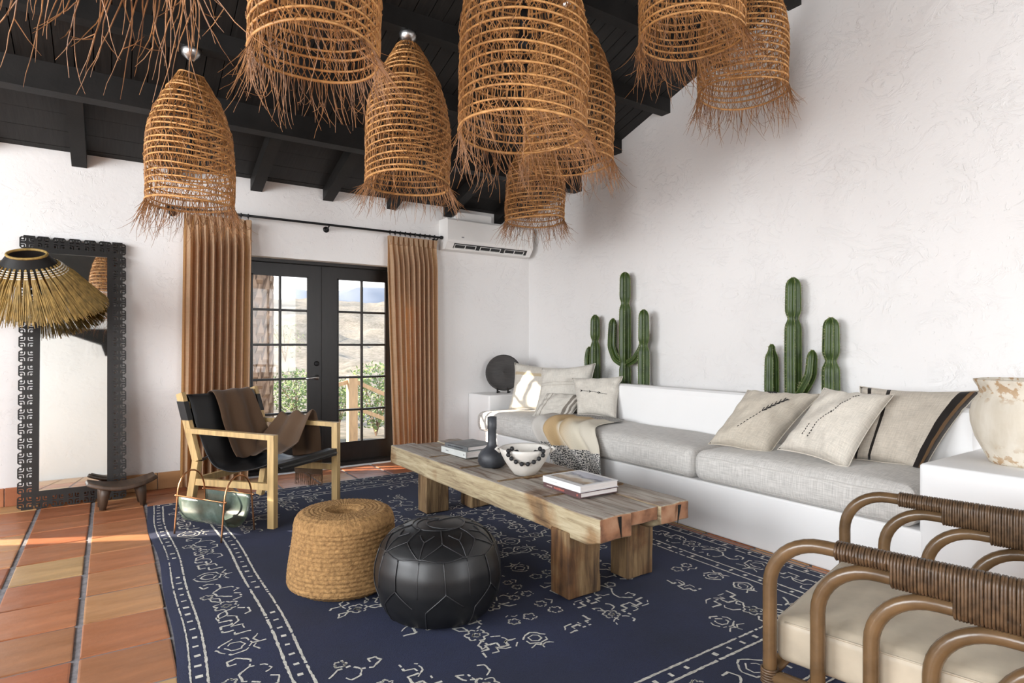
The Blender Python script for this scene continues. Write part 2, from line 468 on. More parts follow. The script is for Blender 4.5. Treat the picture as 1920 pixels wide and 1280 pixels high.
# ------------------------------------------------------------------ mesh helpers
class MB:
    """collects geometry and links it as one mesh object"""

    def __init__(self):
        self.v, self.f, self.mi, self.uv = [], [], [], {}
        self.cur = 0

    def _face(self, idx, uvs=None):
        if uvs:
            self.uv[len(self.f)] = uvs
        self.f.append(tuple(idx))
        self.mi.append(self.cur)

    def box(self, a, b):
        (x0, y0, z0), (x1, y1, z1) = a, b
        n = len(self.v)
        self.v += [(x0, y0, z0), (x1, y0, z0), (x1, y1, z0), (x0, y1, z0), (x0, y0, z1), (x1, y0, z1), (x1, y1, z1), (x0, y1, z1)]
        for q in ((0, 3, 2, 1), (4, 5, 6, 7), (0, 1, 5, 4), (1, 2, 6, 5), (2, 3, 7, 6), (3, 0, 4, 7)):
            self._face([n + i for i in q])
        return self

    def prism(self, bottom, top):
        n, k = len(self.v), len(bottom)
        self.v += [tuple(p) for p in bottom] + [tuple(p) for p in top]
        self._face([n + i for i in reversed(range(k))])
        self._face([n + k + i for i in range(k)])
        for i in range(k):
            j = (i + 1) % k
            self._face((n + i, n + j, n + k + j, n + k + i))
        return self

    def tube(self, pts, r, sides=8, closed=False, caps=True, flat=None):
        pts = [Vector(p) for p in pts]
        k = len(pts)
        rr = r if isinstance(r, (list, tuple)) else [r] * k
        n0 = len(self.v)
        prev = None
        for i, p in enumerate(pts):
            if closed:
                t = pts[(i + 1) % k] - pts[i - 1]
            else:
                t = pts[min(i + 1, k - 1)] - pts[max(i - 1, 0)]
            if t.length < 1e-9:
                t = Vector((0, 0, 1))
            t.normalize()
            if prev is None:
                a = Vector((0, 0, 1)) if abs(t.z) < 0.9 else Vector((1, 0, 0))
                nrm = t.cross(a).normalized()
            else:
                nrm = prev - t * prev.dot(t)
                nrm = nrm.normalized() if nrm.length > 1e-6 else t.orthogonal().normalized()
            prev = nrm
            bi = t.cross(nrm)
            for s in range(sides):
                an = 2 * PI * s / sides
                self.v.append(tuple(p + (nrm * math.cos(an) + bi * math.sin(an)) * rr[i]))
        m = k if closed else k - 1
        for i in range(m):
            for s in range(sides):
                a = n0 + i * sides + s
                b = n0 + i * sides + (s + 1) % sides
                c = n0 + ((i + 1) % k) * sides + (s + 1) % sides
                d = n0 + ((i + 1) % k) * sides + s
                self._face((a, b, c, d))
        if caps and not closed and sides > 2:
            self._face([n0 + s for s in reversed(range(sides))])
            self._face([n0 + (k - 1) * sides + s for s in range(sides)])
        return self

    def lathe(self, prof, seg=32, center=(0, 0, 0), rfun=None):
        cx, cy, cz = center
        n0 = len(self.v)
        for i, (r, z) in enumerate(prof):
            for s in range(seg):
                an = 2 * PI * s / seg
                q = r * (rfun(an, i / (len(prof) - 1)) if rfun else 1)
                self.v.append((cx + q * math.cos(an), cy + q * math.sin(an), cz + z))
        for i in range(len(prof) - 1):
            for s in range(seg):
                t = (s + 1) % seg
                self._face((n0 + i * seg + s, n0 + i * seg + t, n0 + (i + 1) * seg + t, n0 + (i + 1) * seg + s))
        if prof[0][0] > 1e-4:
            self._face([n0 + s for s in reversed(range(seg))])
        if prof[-1][0] > 1e-4:
            self._face([n0 + (len(prof) - 1) * seg + s for s in range(seg)])
        return self

    def grid(self, fn, nu, nv, closed_u=False):
        """fn(u, v) -> point, u and v in 0..1; keeps (u, v) as UV"""
        n0 = len(self.v)
        for j in range(nv + 1):
            for i in range(nu + 1):
                self.v.append(tuple(fn(i / nu, j / nv)))
        w = nu + 1
        for j in range(nv):
            for i in range(nu):
                self._face((n0 + j * w + i, n0 + j * w + i + 1, n0 + (j + 1) * w + i + 1, n0 + (j + 1) * w + i),
                           [(i / nu, j / nv), ((i + 1) / nu, j / nv), ((i + 1) / nu, (j + 1) / nv), (i / nu, (j + 1) / nv)])
        return self

    def mesh(self, name, mats, smooth=False):
        me = bpy.data.meshes.new(name)
        me.from_pydata(self.v, [], self.f)
        for m in (mats if isinstance(mats, (list, tuple)) else [mats]):
            me.materials.append(m)
        if len(me.materials) > 1:
            me.polygons.foreach_set('material_index', self.mi)
        if self.uv:
            lay = me.uv_layers.new(name='UVMap')
            for p in me.polygons:
                u = self.uv.get(p.index)
                if u:
                    for li, c in zip(p.loop_indices, u):
                        lay.data[li].uv = c
        if smooth:
            me.polygons.foreach_set('use_smooth', [True] * len(me.polygons))
        me.update()
        return me

    def build(self, name, mats, parent=None, smooth=False, loc=None, rot=None):
        return link(name, self.mesh(name, mats, smooth), parent, loc, rot)


def link(name, me, parent=None, loc=None, rot=None):
    o = bpy.data.objects.new(name, me)
    COL.objects.link(o)
    if parent is not None:
        o.parent = parent
    if loc is not None:
        o.location = loc
    if rot is not None:
        o.rotation_euler = rot
    return o


def bevel_box(a, b, r=0.01, seg=2):
    """an MB-like mesh builder for a box with rounded edges"""
    bm = bmesh.new()
    bmesh.ops.create_cube(bm, size=1.0)
    for v in bm.verts:
        v.co = Vector([(a[i] + b[i]) / 2 + v.co[i] * (b[i] - a[i]) for i in range(3)])
    bmesh.ops.bevel(bm, geom=list(bm.edges), offset=r, segments=seg, profile=0.6, affect='EDGES')
    return bm


def bm_obj(name, bm, mats, parent=None, smooth=False, loc=None, rot=None):
    me = bpy.data.meshes.new(name)
    bm.normal_update()
    bm.to_mesh(me)
    bm.free()
    for m in (mats if isinstance(mats, (list, tuple)) else [mats]):
        me.materials.append(m)
    if smooth:
        me.polygons.foreach_set('use_smooth', [True] * len(me.polygons))
    return link(name, me, parent, loc, rot)


def rbox(name, a, b, m, parent=None, r=0.006, seg=2, smooth=False):
    return bm_obj(name, bevel_box(a, b, r, seg), m, parent, smooth)


def tag(o, label=None, cat=None, group=None, kind=None):
    if label:
        o['label'] = label
    if cat:
        o['category'] = cat
    if group:
        o['group'] = group
    if kind:
        o['kind'] = kind
    return o


def thing(name, label, cat, loc=(0, 0, 0), rotz=0.0, group=None, kind=None):
    o = bpy.data.objects.new(name, None)
    o.empty_display_size = 0.1
    COL.objects.link(o)
    o.location = loc
    o.rotation_euler = (0, 0, rotz)
    return tag(o, label, cat, group, kind)


def fbm(p, oct=4):
    return mnoise.fractal(Vector(p), 1.0, 2.0, oct, noise_basis='PERLIN_ORIGINAL')


def smoothstep(a, b, x):
    t = max(0.0, min(1.0, (x - a) / (b - a)))
    return t * t * (3 - 2 * t)


def interp(tab, t):
    for (a, x), (b, y) in zip(tab, tab[1:]):
        if t <= b:
            k = (t - a) / (b - a) if b > a else 0
            return x + (y - x) * (k * k * (3 - 2 * k) * 0.3 + k * 0.7)
    return tab[-1][1]

# ------------------------------------------------------------------ the shell of the room
def wall_with_holes(name, axis, c0, c1, lo, hi, top, holes, m):
    """a wall of thickness c0..c1 along one axis, built around its openings; holes = [(a0, a1, z0, z1)] sorted"""
    b = MB()

    def put(a0, a1, z0, z1):
        if a1 - a0 < 1e-4 or z1 - z0 < 1e-4:
            return
        if axis == 'x':
            b.box((a0, c0, z0), (a1, c1, z1))
        else:
            b.box((c0, a0, z0), (c1, a1, z1))
    a = lo
    for h0, h1, z0, z1 in sorted(holes):
        put(a, h0, -0.3, top)
        put(h0, h1, -0.3, z0)
        put(h0, h1, z1, top)
        a = h1
    put(a, hi, -0.3, top)
    return tag(b.build(name, m), kind='structure')


DOOR_X0, DOOR_X1, DOOR_Z = 0.945, 2.63, 2.055
w = wall_with_holes('wall_door', 'x', YD, YD + 0.32, XL - 0.3, XR + 0.3, 2.80,
                    [(-3.42, -2.45, 0.1, 2.05), (DOOR_X0, DOOR_X1, 0.0, DOOR_Z)], MT['wall'])
tag(w, 'white rough plaster wall around the glazed double door')
w = wall_with_holes('wall_left', 'y', XL - 0.3, XL, YB - 0.3, YD + 0.3, 5.0, [(-2.6, 0.2, 0.9, 3.3), (1.3, 4.5, 0.9, 3.1)], MT['wall'])
tag(w, 'white plaster wall with two wide windows')
w = wall_with_holes('wall_back', 'x', YB - 0.3, YB, XL - 0.3, XR + 0.3, 5.0, [(1.8, 4.0, 0.5, 2.7)], MT['wall'])
tag(w, 'white plaster wall with an added wide window')
b = MB()
prof = [(YD + 0.32, -0.3), (YD + 0.32, ceil_z(YD) - 0.05), (-0.5, ceil_z(-0.5) + 0.06), (YB - 0.3, ceil_z(YB) + 0.1), (YB - 0.3, -0.3)]
b.prism([(XR, y, z) for y, z in prof], [(XR + 0.3, y, z) for y, z in prof])
tag(b.build('wall_right', MT['wall']), 'white rough plaster wall behind the long bench', kind='structure')

# floor slab (grout level) and the terracotta tiles laid on it
b = MB()
b.box((XL - 0.3, YB - 0.3, -0.2), (XR + 0.3, YD + 0.32, -0.007))
floor = tag(b.build('floor', MT['grout']), 'terracotta tiled floor with wide grey joints', kind='structure')
TX, TY, TX0, TY0 = 0.333, 0.349, -0.115, 2.871
tile_meshes = []
rng = random.Random(5)
for k in range(6):
    bm = bevel_box((-TX / 2 + 0.013, -TY / 2 + 0.008, -0.012), (TX / 2 - 0.013, TY / 2 - 0.008, 0.0), 0.005, 2)
    for v in bm.verts:
        v.co.x += rng.uniform(-0.002, 0.002)
        v.co.y += rng.uniform(-0.002, 0.002)
    me = bpy.data.meshes.new('floor_tile')
    bm.to_mesh(me)
    bm.free()
    me.materials.append(MT['tile'])
    tile_meshes.append(me)
spots, rest = [], []
for i in range(-12, 14):
    for j in range(-18, 10):
        x, y = TX0 + (i + 0.5) * TX, TY0 + (j + 0.5) * TY
        if x - TX / 2 < XL - 0.1 or x + TX / 2 > XR + 0.1 or y + TY / 2 > YD + 0.36 or y - TY / 2 < YB - 0.1:
            continue
        if y + TY / 2 > YD + 0.02 and not (DOOR_X0 - 0.2 < x < DOOR_X1 + 0.2):
            if y - TY / 2 > YD:
                continue
        if 0.45 < x < 2.95 and 1.35 < y < 5.0:
            continue                                   # under the rug
        if x - TX / 2 > 3.3:
            continue                                   # under the bench
        (spots if (-2.2 < x and y > -0.2 and not (x > 0.4 and y < 1.0)) else rest).append((x, y))
for x, y in spots:
    o = link('tile', rng.choice(tile_meshes), floor, (x, y, rng.uniform(-0.002, 0.0)))
    o.rotation_euler = (rng.uniform(-0.003, 0.003), rng.uniform(-0.003, 0.003), rng.uniform(-0.006, 0.006))
b = MB()
for x, y in rest:
    b.box((x - TX / 2 + 0.013, y - TY / 2 + 0.006, -0.012), (x + TX / 2 - 0.013, y + TY / 2 - 0.006, 0.0))
tag(b.build('far_tiles', MT['tile'], floor), kind='stuff')

# terracotta skirting along the door wall
base = thing('baseboard_door', 'terracotta tile skirting along the door wall', None, kind='structure')
x = XL
while x < DOOR_X0 - 0.05:
    x1 = min(x + TX, DOOR_X0)
    rbox('skirting_tile', (x + 0.003, YD - 0.018, 0.0), (x1 - 0.003, YD + 0.002, 0.14), MT['tile'], base, 0.004)
    x = x1
x = DOOR_X1
while x < 3.35:
    rbox('skirting_tile', (x + 0.003, YD - 0.018, 0.0), (min(x + TX, 3.36) - 0.003, YD + 0.002, 0.14), MT['tile'], base, 0.004)
    x += TX

# ceiling: boards up the slope, planks along the eaves, beams and short rafters
ceiling = thing('ceiling', 'black timber ceiling sloping up from the door wall', None, kind='structure')
BY = 5.04
n = 0
x = XL
rng = random.Random(11)
while x < XR:
    wv = rng.choice((0.098, 0.105, 0.112))
    x1 = min(x + wv, XR + 0.02)
    dz = rng.uniform(-0.002, 0.003)
    bb = [(x + 0.003, BY, ceil_z(BY) + dz), (x1 - 0.003, BY, ceil_z(BY) + dz), (x1 - 0.003, -0.5, ceil_z(-0.5) + dz), (x + 0.003, -0.5, ceil_z(-0.5) + dz)]
    MB().prism(bb, [(p[0], p[1], p[2] + 0.022) for p in bb]).build('board', MT['black_board'], ceiling)
    x = x1
y = BY
for wv in (0.20, 0.19, 0.21, 0.20, 0.22, 0.22):
    y1 = y + wv
    dz = rng.uniform(-0.002, 0.004)
    bb = [(XL, y + 0.004, ceil_z(y) + dz), (XR + 0.02, y + 0.004, ceil_z(y) + dz), (XR + 0.02, y1 - 0.004, ceil_z(y1) + dz), (XL, y1 - 0.004, ceil_z(y1) + dz)]
    MB().prism(bb, [(p[0], p[1], p[2] + 0.022) for p in bb]).build('plank', MT['black_board'], ceiling)
    y = y1
b = MB()
for ya, yb in ((6.6, -0.5), (-0.5, YB - 0.4)):
    bb = [(XL - 0.4, ya, ceil_z(ya) + 0.03), (XR + 0.4, ya, ceil_z(ya) + 0.03), (XR + 0.4, yb, ceil_z(yb) + 0.03), (XL - 0.4, yb, ceil_z(yb) + 0.03)]
    b.prism(bb, [(p[0], p[1], p[2] + 0.1) for p in bb])
b.build('roof_deck', MT['black_wood'], ceiling)
BEAMS = [(4.98, 0.125, 0.165)] + [(4.36 - 0.62 * k, 0.10, 0.11) for k in range(8)]


def beam_bottom(y):
    for yc, wd, dr in BEAMS:
        if abs(y - yc) < wd / 2 + 0.001:
            return ceil_z(yc) - dr
    return ceil_z(y)


for yc, wd, dr in BEAMS:
    y0, y1 = yc - wd / 2, yc + wd / 2
    zb = ceil_z(yc) - dr
    bb = [(XL, y0, zb), (XR + 0.03, y0, zb), (XR + 0.03, y1, zb), (XL, y1, zb)]
    MB().prism(bb, [(p[0], p[1], ceil_z(p[1]) + 0.01) for p in bb]).build('beam', MT['black_wood'], ceiling)
for k in range(-5, 7):
    xc = -0.21 + 0.663 * k
    if xc < XL:
        continue
    q = [(xc - 0.05, BY, ceil_z(BY) - 0.128), (xc + 0.05, BY, ceil_z(BY) - 0.128), (xc + 0.05, YD + 0.1, ceil_z(YD + 0.1) - 0.108), (xc - 0.05, YD + 0.1, ceil_z(YD + 0.1) - 0.108)]
    MB().prism(q, [(p[0], p[1], ceil_z(p[1]) + 0.01) for p in q]).build('rafter', MT['black_wood'], ceiling)

# glazed double door
door = thing('door_1', 'dark glazed double door onto the desert, ten panes a leaf', None, (0, 0, 0), kind='structure')
b = MB()
Y0 = 6.09
b.box((DOOR_X0 - 0.01, YD + 0.11, 0.0), (DOOR_X0 + 0.028, YD + 0.30, DOOR_Z))
b.box((DOOR_X1 - 0.028, YD + 0.11, 0.0), (DOOR_X1 + 0.01, YD + 0.30, DOOR_Z))
b.box((DOOR_X0 + 0.028, YD + 0.11, DOOR_Z - 0.03), (DOOR_X1 - 0.028, YD + 0.30, DOOR_Z + 0.01))
b.box((DOOR_X0 + 0.028, YD + 0.08, -0.007), (DOOR_X1 - 0.028, YD + 0.34, 0.03))
b.build('door_frame', MT['door_black'], door)
SEAM = 1.787
for side in (0, 1):
    lx0, lx1 = (DOOR_X0 + 0.03, SEAM - 0.002) if side == 0 else (SEAM + 0.002, DOOR_X1 - 0.03)
    gx0, gx1 = (1.110, 1.638) if side == 0 else (1.934, 2.462)
    gz0, gz1, lz0, lz1 = 0.212, 1.910, 0.032, DOOR_Z - 0.032
    b = MB()
    for q in (((lx0, Y0, lz0), (gx0, Y0 + 0.05, lz1)), ((gx1, Y0, lz0), (lx1, Y0 + 0.05, lz1)), ((gx0, Y0, gz1), (gx1, Y0 + 0.05, lz1)), ((gx0, Y0, lz0), (gx1, Y0 + 0.05, gz0))):
        b.box(*q)
    for q in (((gx0, Y0 - 0.008, gz0), (gx0 + 0.012, Y0, gz1)), ((gx1 - 0.012, Y0 - 0.008, gz0), (gx1, Y0, gz1)),
              ((gx0, Y0 - 0.008, gz1 - 0.012), (gx1, Y0, gz1)), ((gx0, Y0 - 0.008, gz0), (gx1, Y0, gz0 + 0.012))):
        b.box(*q)
    leaf = b.build('door_leaf', MT['door_black'], door)
    mid = (gx0 + gx1) / 2
    rbox('muntin', (mid - 0.011, Y0 + 0.006, gz0), (mid + 0.011, Y0 + 0.042, gz1), MT['door_black'], leaf, 0.004)
    hz = (gz1 - gz0) / 5
    for k in range(1, 5):
        rbox('muntin', (gx0, Y0 + 0.008, gz0 + k * hz - 0.011), (gx1, Y0 + 0.040, gz0 + k * hz + 0.011), MT['door_black'], leaf, 0.004)
    for k in range(5):
        for c in range(2):
            xa, xb = (gx0, mid - 0.011) if c == 0 else (mid + 0.011, gx1)
            p = MB().box((xa - 0.003, Y0 + 0.022, gz0 + k * hz + 0.009), (xb + 0.003, Y0 + 0.026, gz0 + (k + 1) * hz - 0.009))
            p.build('pane', MT['glass'], leaf)
    if side == 0:
        hx = SEAM - 0.065
        h = MB()
        h.lathe([(0.0, 0), (0.027, 0), (0.027, 0.006), (0.012, 0.010), (0.011, 0.045), (0.0, 0.045)], 20)
        o = h.build('handle', MT['steel'], leaf, True, (hx, Y0, 0.90), (R(90), 0, 0))
        h = MB()
        h.tube([(hx, Y0 - 0.040, 0.90), (hx - 0.03, Y0 - 0.043, 0.902), (hx - 0.075, Y0 - 0.042, 0.897), (hx - 0.115, Y0 - 0.036, 0.892)], [0.009, 0.008, 0.007, 0.005], 8)
        h.build('lever', MT['steel'], leaf, True)
        h = MB()
        h.lathe([(0.0, 0), (0.026, 0), (0.026, 0.006), (0.016, 0.012), (0.0, 0.012)], 20)
        h.build('lock', MT['iron'], leaf, True, (hx, Y0, 1.04), (R(90), 0, 0))
b = MB()
b.box((SEAM - 0.016, Y0 - 0.012, 0.035), (SEAM + 0.004, Y0, DOOR_Z - 0.034))
b.build('astragal', MT['door_black'], door)

b = MB()
for x0, x1 in ((-3.42, -3.37), (-2.93, -2.87), (-2.50, -2.45)):
    b.box((x0, YD + .20, 0.1), (x1, YD + .26, 2.05))
b.box((-3.42, YD + .20, 0.1), (-2.45, YD + .26, 0.16))
b.box((-3.42, YD + .20, 1.99), (-2.45, YD + .26, 2.05))
tag(b.build('window_4', MT['door_black']), 'tall window in the door wall, left of the mirror', kind='structure')
lg = [(-.97, 3.0), (-.17, 2.68), (-.10, 2.45), (.05, 2.45), (.05, 2.62), (1.4, 2.62), (1.4, 3.0)]
tag(MB().prism([(x, YB, z) for x, z in lg], [(x, YB + .14, z) for x, z in lg]).build('trim_1', MT['black_wood']), 'black timber ledge with a corbel high on the back wall', kind='structure')

# windows outside the frame: bars in the openings of the other walls
for nm, ax, c, a0, a1, z0, z1, lab in (('window_1', 'y', XL - 0.22, 1.3, 4.5, 0.9, 3.1, 'wide window in the left wall, nearer the door wall'),
                                       ('window_2', 'y', XL - 0.22, -2.6, 0.2, 0.9, 3.3, 'wide window in the left wall, behind the viewer'),
                                       ('fill_window_3', 'x', YB - 0.22, 1.8, 4.0, 0.5, 2.7, 'added wide window in the back wall, made for its fill lamp')):  # back window is added, a frame around its fill lamp
    b = MB()

    def bar(p0, p1, q0, q1):
        if ax == 'y':
            b.box((c + 0.12, p0, q0), (c + 0.17, p1, q1))
        else:
            b.box((p0, c + 0.12, q0), (p1, c + 0.17, q1))
    bar(a0, a0 + 0.06, z0, z1)
    bar(a1 - 0.06, a1, z0, z1)
    bar(a0, a1, z0, z0 + 0.06)
    bar(a0, a1, z1 - 0.06, z1)
    for k in (1, 2):
        bar(a0 + (a1 - a0) * k / 3 - 0.025, a0 + (a1 - a0) * k / 3 + 0.025, z0, z1)
    tag(b.build(nm, MT['door_black']), lab, kind='structure')

# unseen roof on posts outside the left wall, added to block sun
sun_blocker = thing('sun_blocker', 'unseen added roof on posts, blocking sun outside the left windows', None, kind='structure')
rbox('sun_blocker_roof', (-9.2, -4.2, 3.55), (XL - .3, 7.0, 3.70), MT['black_wood'], sun_blocker)
for y in (-4.0, -0.3, 3.4, 6.8):
    rbox('sun_blocker_post', (-9.1, y - .1, -.25), (-8.9, y + .1, 3.56), MT['black_wood'], sun_blocker)

# ------------------------------------------------------------------ the desert outside the door
b = MB()


def ground_pt(u, v):
    y = 6.35 + 160 * v ** 2.2
    x = -60 + 140 * u
    x = 1.5 + (x - 1.5) * (0.12 + 0.88 * v)
    h = -0.25 + 11.5 * smoothstep(14, 150, y) + (fbm((x * 0.12, y * 0.12, 3), 5) * 1.1 + fbm((x * 0.6, y * 0.6, 9), 3) * 0.25) * smoothstep(8, 26, y)
    return (x, y, h)


b.grid(ground_pt, 90, 110)
tag(b.build('desert_ground', MT['hill'], smooth=True), 'dry pale hillside rising beyond the glazed door', kind='structure')
b = MB()


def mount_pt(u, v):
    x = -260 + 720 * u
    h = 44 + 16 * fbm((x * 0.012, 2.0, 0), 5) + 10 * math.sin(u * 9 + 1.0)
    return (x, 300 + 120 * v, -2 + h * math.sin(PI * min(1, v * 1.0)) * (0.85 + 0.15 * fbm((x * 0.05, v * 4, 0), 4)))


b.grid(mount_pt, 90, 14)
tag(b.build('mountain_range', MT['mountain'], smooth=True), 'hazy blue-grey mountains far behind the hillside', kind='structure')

rng = random.Random(3)
p0 = pix(486, 600, Y=9.6)
palm = thing('palm_tree', 'thick palm trunk outside, beside the left curtain', 'palm', (p0.x - 0.08, 9.6, -0.25))
b = MB()
b.lathe([(0.27, 0), (0.23, 0.5), (0.22, 1.6), (0.21, 3.2), (0.22, 4.6)], 20)
b.build('trunk', MT['palm_bark'], palm, True)
bb = MB()
for k in range(34):
    for s in range(9):
        an = 2 * PI * (s + 0.5 * (k % 2)) / 9 + rng.uniform(-0.1, 0.1)
        z = 0.05 + k * 0.13
        r0 = 0.22
        cx, cy = math.cos(an), math.sin(an)
        tx, ty = -cy, cx
        wd = 0.06
        bb.prism([(cx * r0 - tx * wd, cy * r0 - ty * wd, z), (cx * r0 + tx * wd, cy * r0 + ty * wd, z), (cx * r0, cy * r0, z + 0.20)],
                 [(cx * (r0 + .05) - tx * wd * .8, cy * (r0 + .05) - ty * wd * .8, z + .05), (cx * (r0 + .05) + tx * wd * .8, cy * (r0 + .05) + ty * wd * .8, z + .05), (cx * (r0 + .07), cy * (r0 + .07), z + 0.26)])
tag(bb.build('bark_scales', MT['palm_bark'], palm), kind='stuff')
fr = MB()
for k in range(22):
    an = 2 * PI * k / 22
    pts = [(math.cos(an) * 0.15 * i * 1.6, math.sin(an) * 0.15 * i * 1.6, 4.6 + 0.5 * math.sin(i / 8 * PI * 0.9) - 0.02 * i * i) for i in range(9)]
    for p, q in zip(pts, pts[1:]):
        fr.prism([(p[0] - .05, p[1], p[2]), (p[0] + .05, p[1], p[2]), (q[0], q[1], q[2])], [(p[0] - .05, p[1], p[2] + .01), (p[0] + .05, p[1], p[2] + .01), (q[0], q[1], q[2] + .01)])
fr.build('fronds', MT['leaf'], palm)

fence = thing('deck_railing', 'pale wooden post and sloping rails outside the right door leaf', 'railing', (0, 0, 0))
pb = pix(660, 800, Y=8.3)
rbox('post', (pb.x - 0.065, 8.24, -0.3), (pb.x + 0.065, 8.36, 0.80), MT['fence_wood'], fence, 0.008)
for (xa, ya), (xb, yb) in (((632, 722), (655, 715)), ((668, 716), (735, 745)), ((668, 765), (735, 790))):
    a, c = pix(xa - (30 if xa < 650 else 0), ya + (8 if xa < 650 else 0), Y=8.3), pix(xb, yb, Y=8.3)
    MB().prism([(a.x, 8.28, a.z - .03), (a.x, 8.32, a.z - .03), (a.x, 8.32, a.z + .03), (a.x, 8.28, a.z + .03)],
               [(c.x, 8.28, c.z - .03), (c.x, 8.32, c.z - .03), (c.x, 8.32, c.z + .03), (c.x, 8.28, c.z + .03)]).build('rail', MT['fence_wood'], fence)


def shrub(label, loc, r, h, n, seed):
    g = random.Random(seed)
    t = thing('shrub', label, 'shrub', loc, group='shrubs outside the door')
    b = MB()
    for k in range(7):
        an = g.uniform(0, 2 * PI)
        b.tube([(0, 0, 0), (math.cos(an) * r * .3, math.sin(an) * r * .3, h * .5), (math.cos(an) * r * .7, math.sin(an) * r * .7, h * .85)], [.012, .008, .004], 4)
    b.build('stems', MT['palm_bark'], t)
    b = MB()
    for k in range(n):
        while True:
            p = Vector((g.uniform(-1, 1), g.uniform(-1, 1), g.uniform(-.9, 1)))
            if p.length < 1:
                break
        c = Vector((p.x * r, p.y * r, h * .55 + p.z * h * .5))
        d = Vector((g.uniform(-1, 1), g.uniform(-1, 1), g.uniform(-.3, 1))).normalized()
        s = d.orthogonal().normalized() * .018
        L = g.uniform(.05, .1)
        n0 = len(b.v)
        b.v += [tuple(c), tuple(c + d * L * .5 + s), tuple(c + d * L), tuple(c + d * L * .5 - s)]
        b._face((n0, n0 + 1, n0 + 2, n0 + 3))
    tag(b.build('leaves', MT['leaf'], t), kind='stuff')
    return t


for lab, px, py, yy, r, h, n in (('green shrub outside the right door leaf, behind the sloping rail', 705, 795, 9.3, 0.55, 1.15, 1400),
                                 ('low green shrub outside, seen between the door post and the railing', 636, 800, 11.0, 0.4, 0.8, 800),
                                 ('green shrub outside the left door leaf, above the chair back', 556, 800, 12.4, 0.6, 0.95, 1300),
                                 ('small yucca-like shrub on the slope behind the left door leaf', 535, 640, 26.0, 0.8, 1.6, 300)):
    p = pix(px, py, Y=yy)
    shrub(lab, (p.x, yy, max(-0.25, ground_pt((1.5 + (p.x - 1.5) + 60) / 140, 0)[2]) if yy < 20 else 0.55), r, h, n, int(px))

# ------------------------------------------------------------------ indigo rug with ivory line pattern
RX0, RX1, RY0, RY1 = 0.225, 3.165, 1.10, 5.30
rug = thing('area_rug', 'indigo wool rug with worn ivory floral outlines under the low table', 'rug', (0, 0, 0))
b = MB()


def rug_pt(u, v):
    x, y = RX0 + (RX1 - RX0) * u, RY0 + (RY1 - RY0) * v
    x += 0.012 * math.sin(y * 2.3) * (1 - u) + 0.008 * math.sin(y * 5.1) * (1 - u) - 0.03 * (1 - u) * (1 - v)
    y += 0.035 * (u - 0.3) * v
    e = min(u * (RX1 - RX0), (1 - u) * (RX1 - RX0), v * (RY1 - RY0), (1 - v) * (RY1 - RY0))
    return (x, y, 0.002 + 0.010 * smoothstep(0, 0.015, e))


us = 60
b.grid(rug_pt, us, 84)
edge = []
for i in range(us + 1):
    edge.append(rug_pt(i / us, 0))
b.build('pile', MT['rug'], rug, True)

rib = MB()
rr = random.Random(21)


def warp(x, y):
    p = rug_pt((x - RX0) / (RX1 - RX0), (y - RY0) / (RY1 - RY0))
    return Vector((p[0], p[1], 0))


def ribbon(pts, wd=0.007, drop=0.10, closed=False, jag=0.0025):
    """lay a worn yarn line along a polyline on the pile"""
    if closed:
        pts = list(pts) + [pts[0]]
    dense = []
    for p, q in zip(pts, pts[1:]):
        L = math.hypot(q[0] - p[0], q[1] - p[1])
        k = max(1, int(L / 0.014))
        dense += [(p[0] + (q[0] - p[0]) * i / k, p[1] + (q[1] - p[1]) * i / k) for i in range(k)]
    dense.append(pts[-1])
    P = [warp(x + rr.uniform(-jag, jag), y + rr.uniform(-jag, jag)) for x, y in dense if RX0 + .01 < x < RX1 - .01 and RY0 + .01 < y < RY1 - .01]
    for i in range(len(P) - 1):
        a, c = P[i], P[i + 1]
        t = c - a
        if t.length > 0.06 or t.length < 1e-5:
            continue
        worn = mnoise.noise(Vector((a.x * 2.1, a.y * 2.1, 7)))
        if rr.random() < drop + max(0, worn) * 0.35:
            continue
        n = Vector((-t.y, t.x, 0)).normalized() * wd * rr.uniform(0.38, 0.70)
        t = t.normalized() * 0.001
        q = len(rib.v)
        rib.v += [tuple(v + Vector((0, 0, 0.0129))) for v in (a - n - t, c - n + t, c + n + t, a + n - t)]
        rib._face((q, q + 1, q + 2, q + 3))


def flower(cx, cy, r, k=6, depth=0.33, rot=0.0):
    return [(cx + r * (1 - depth + depth * abs(math.cos(k * a / 2))) * math.cos(a + rot), cy + r * (1 - depth + depth * abs(math.cos(k * a / 2))) * math.sin(a + rot))
            for a in [2 * PI * i / 40 for i in range(40)]]


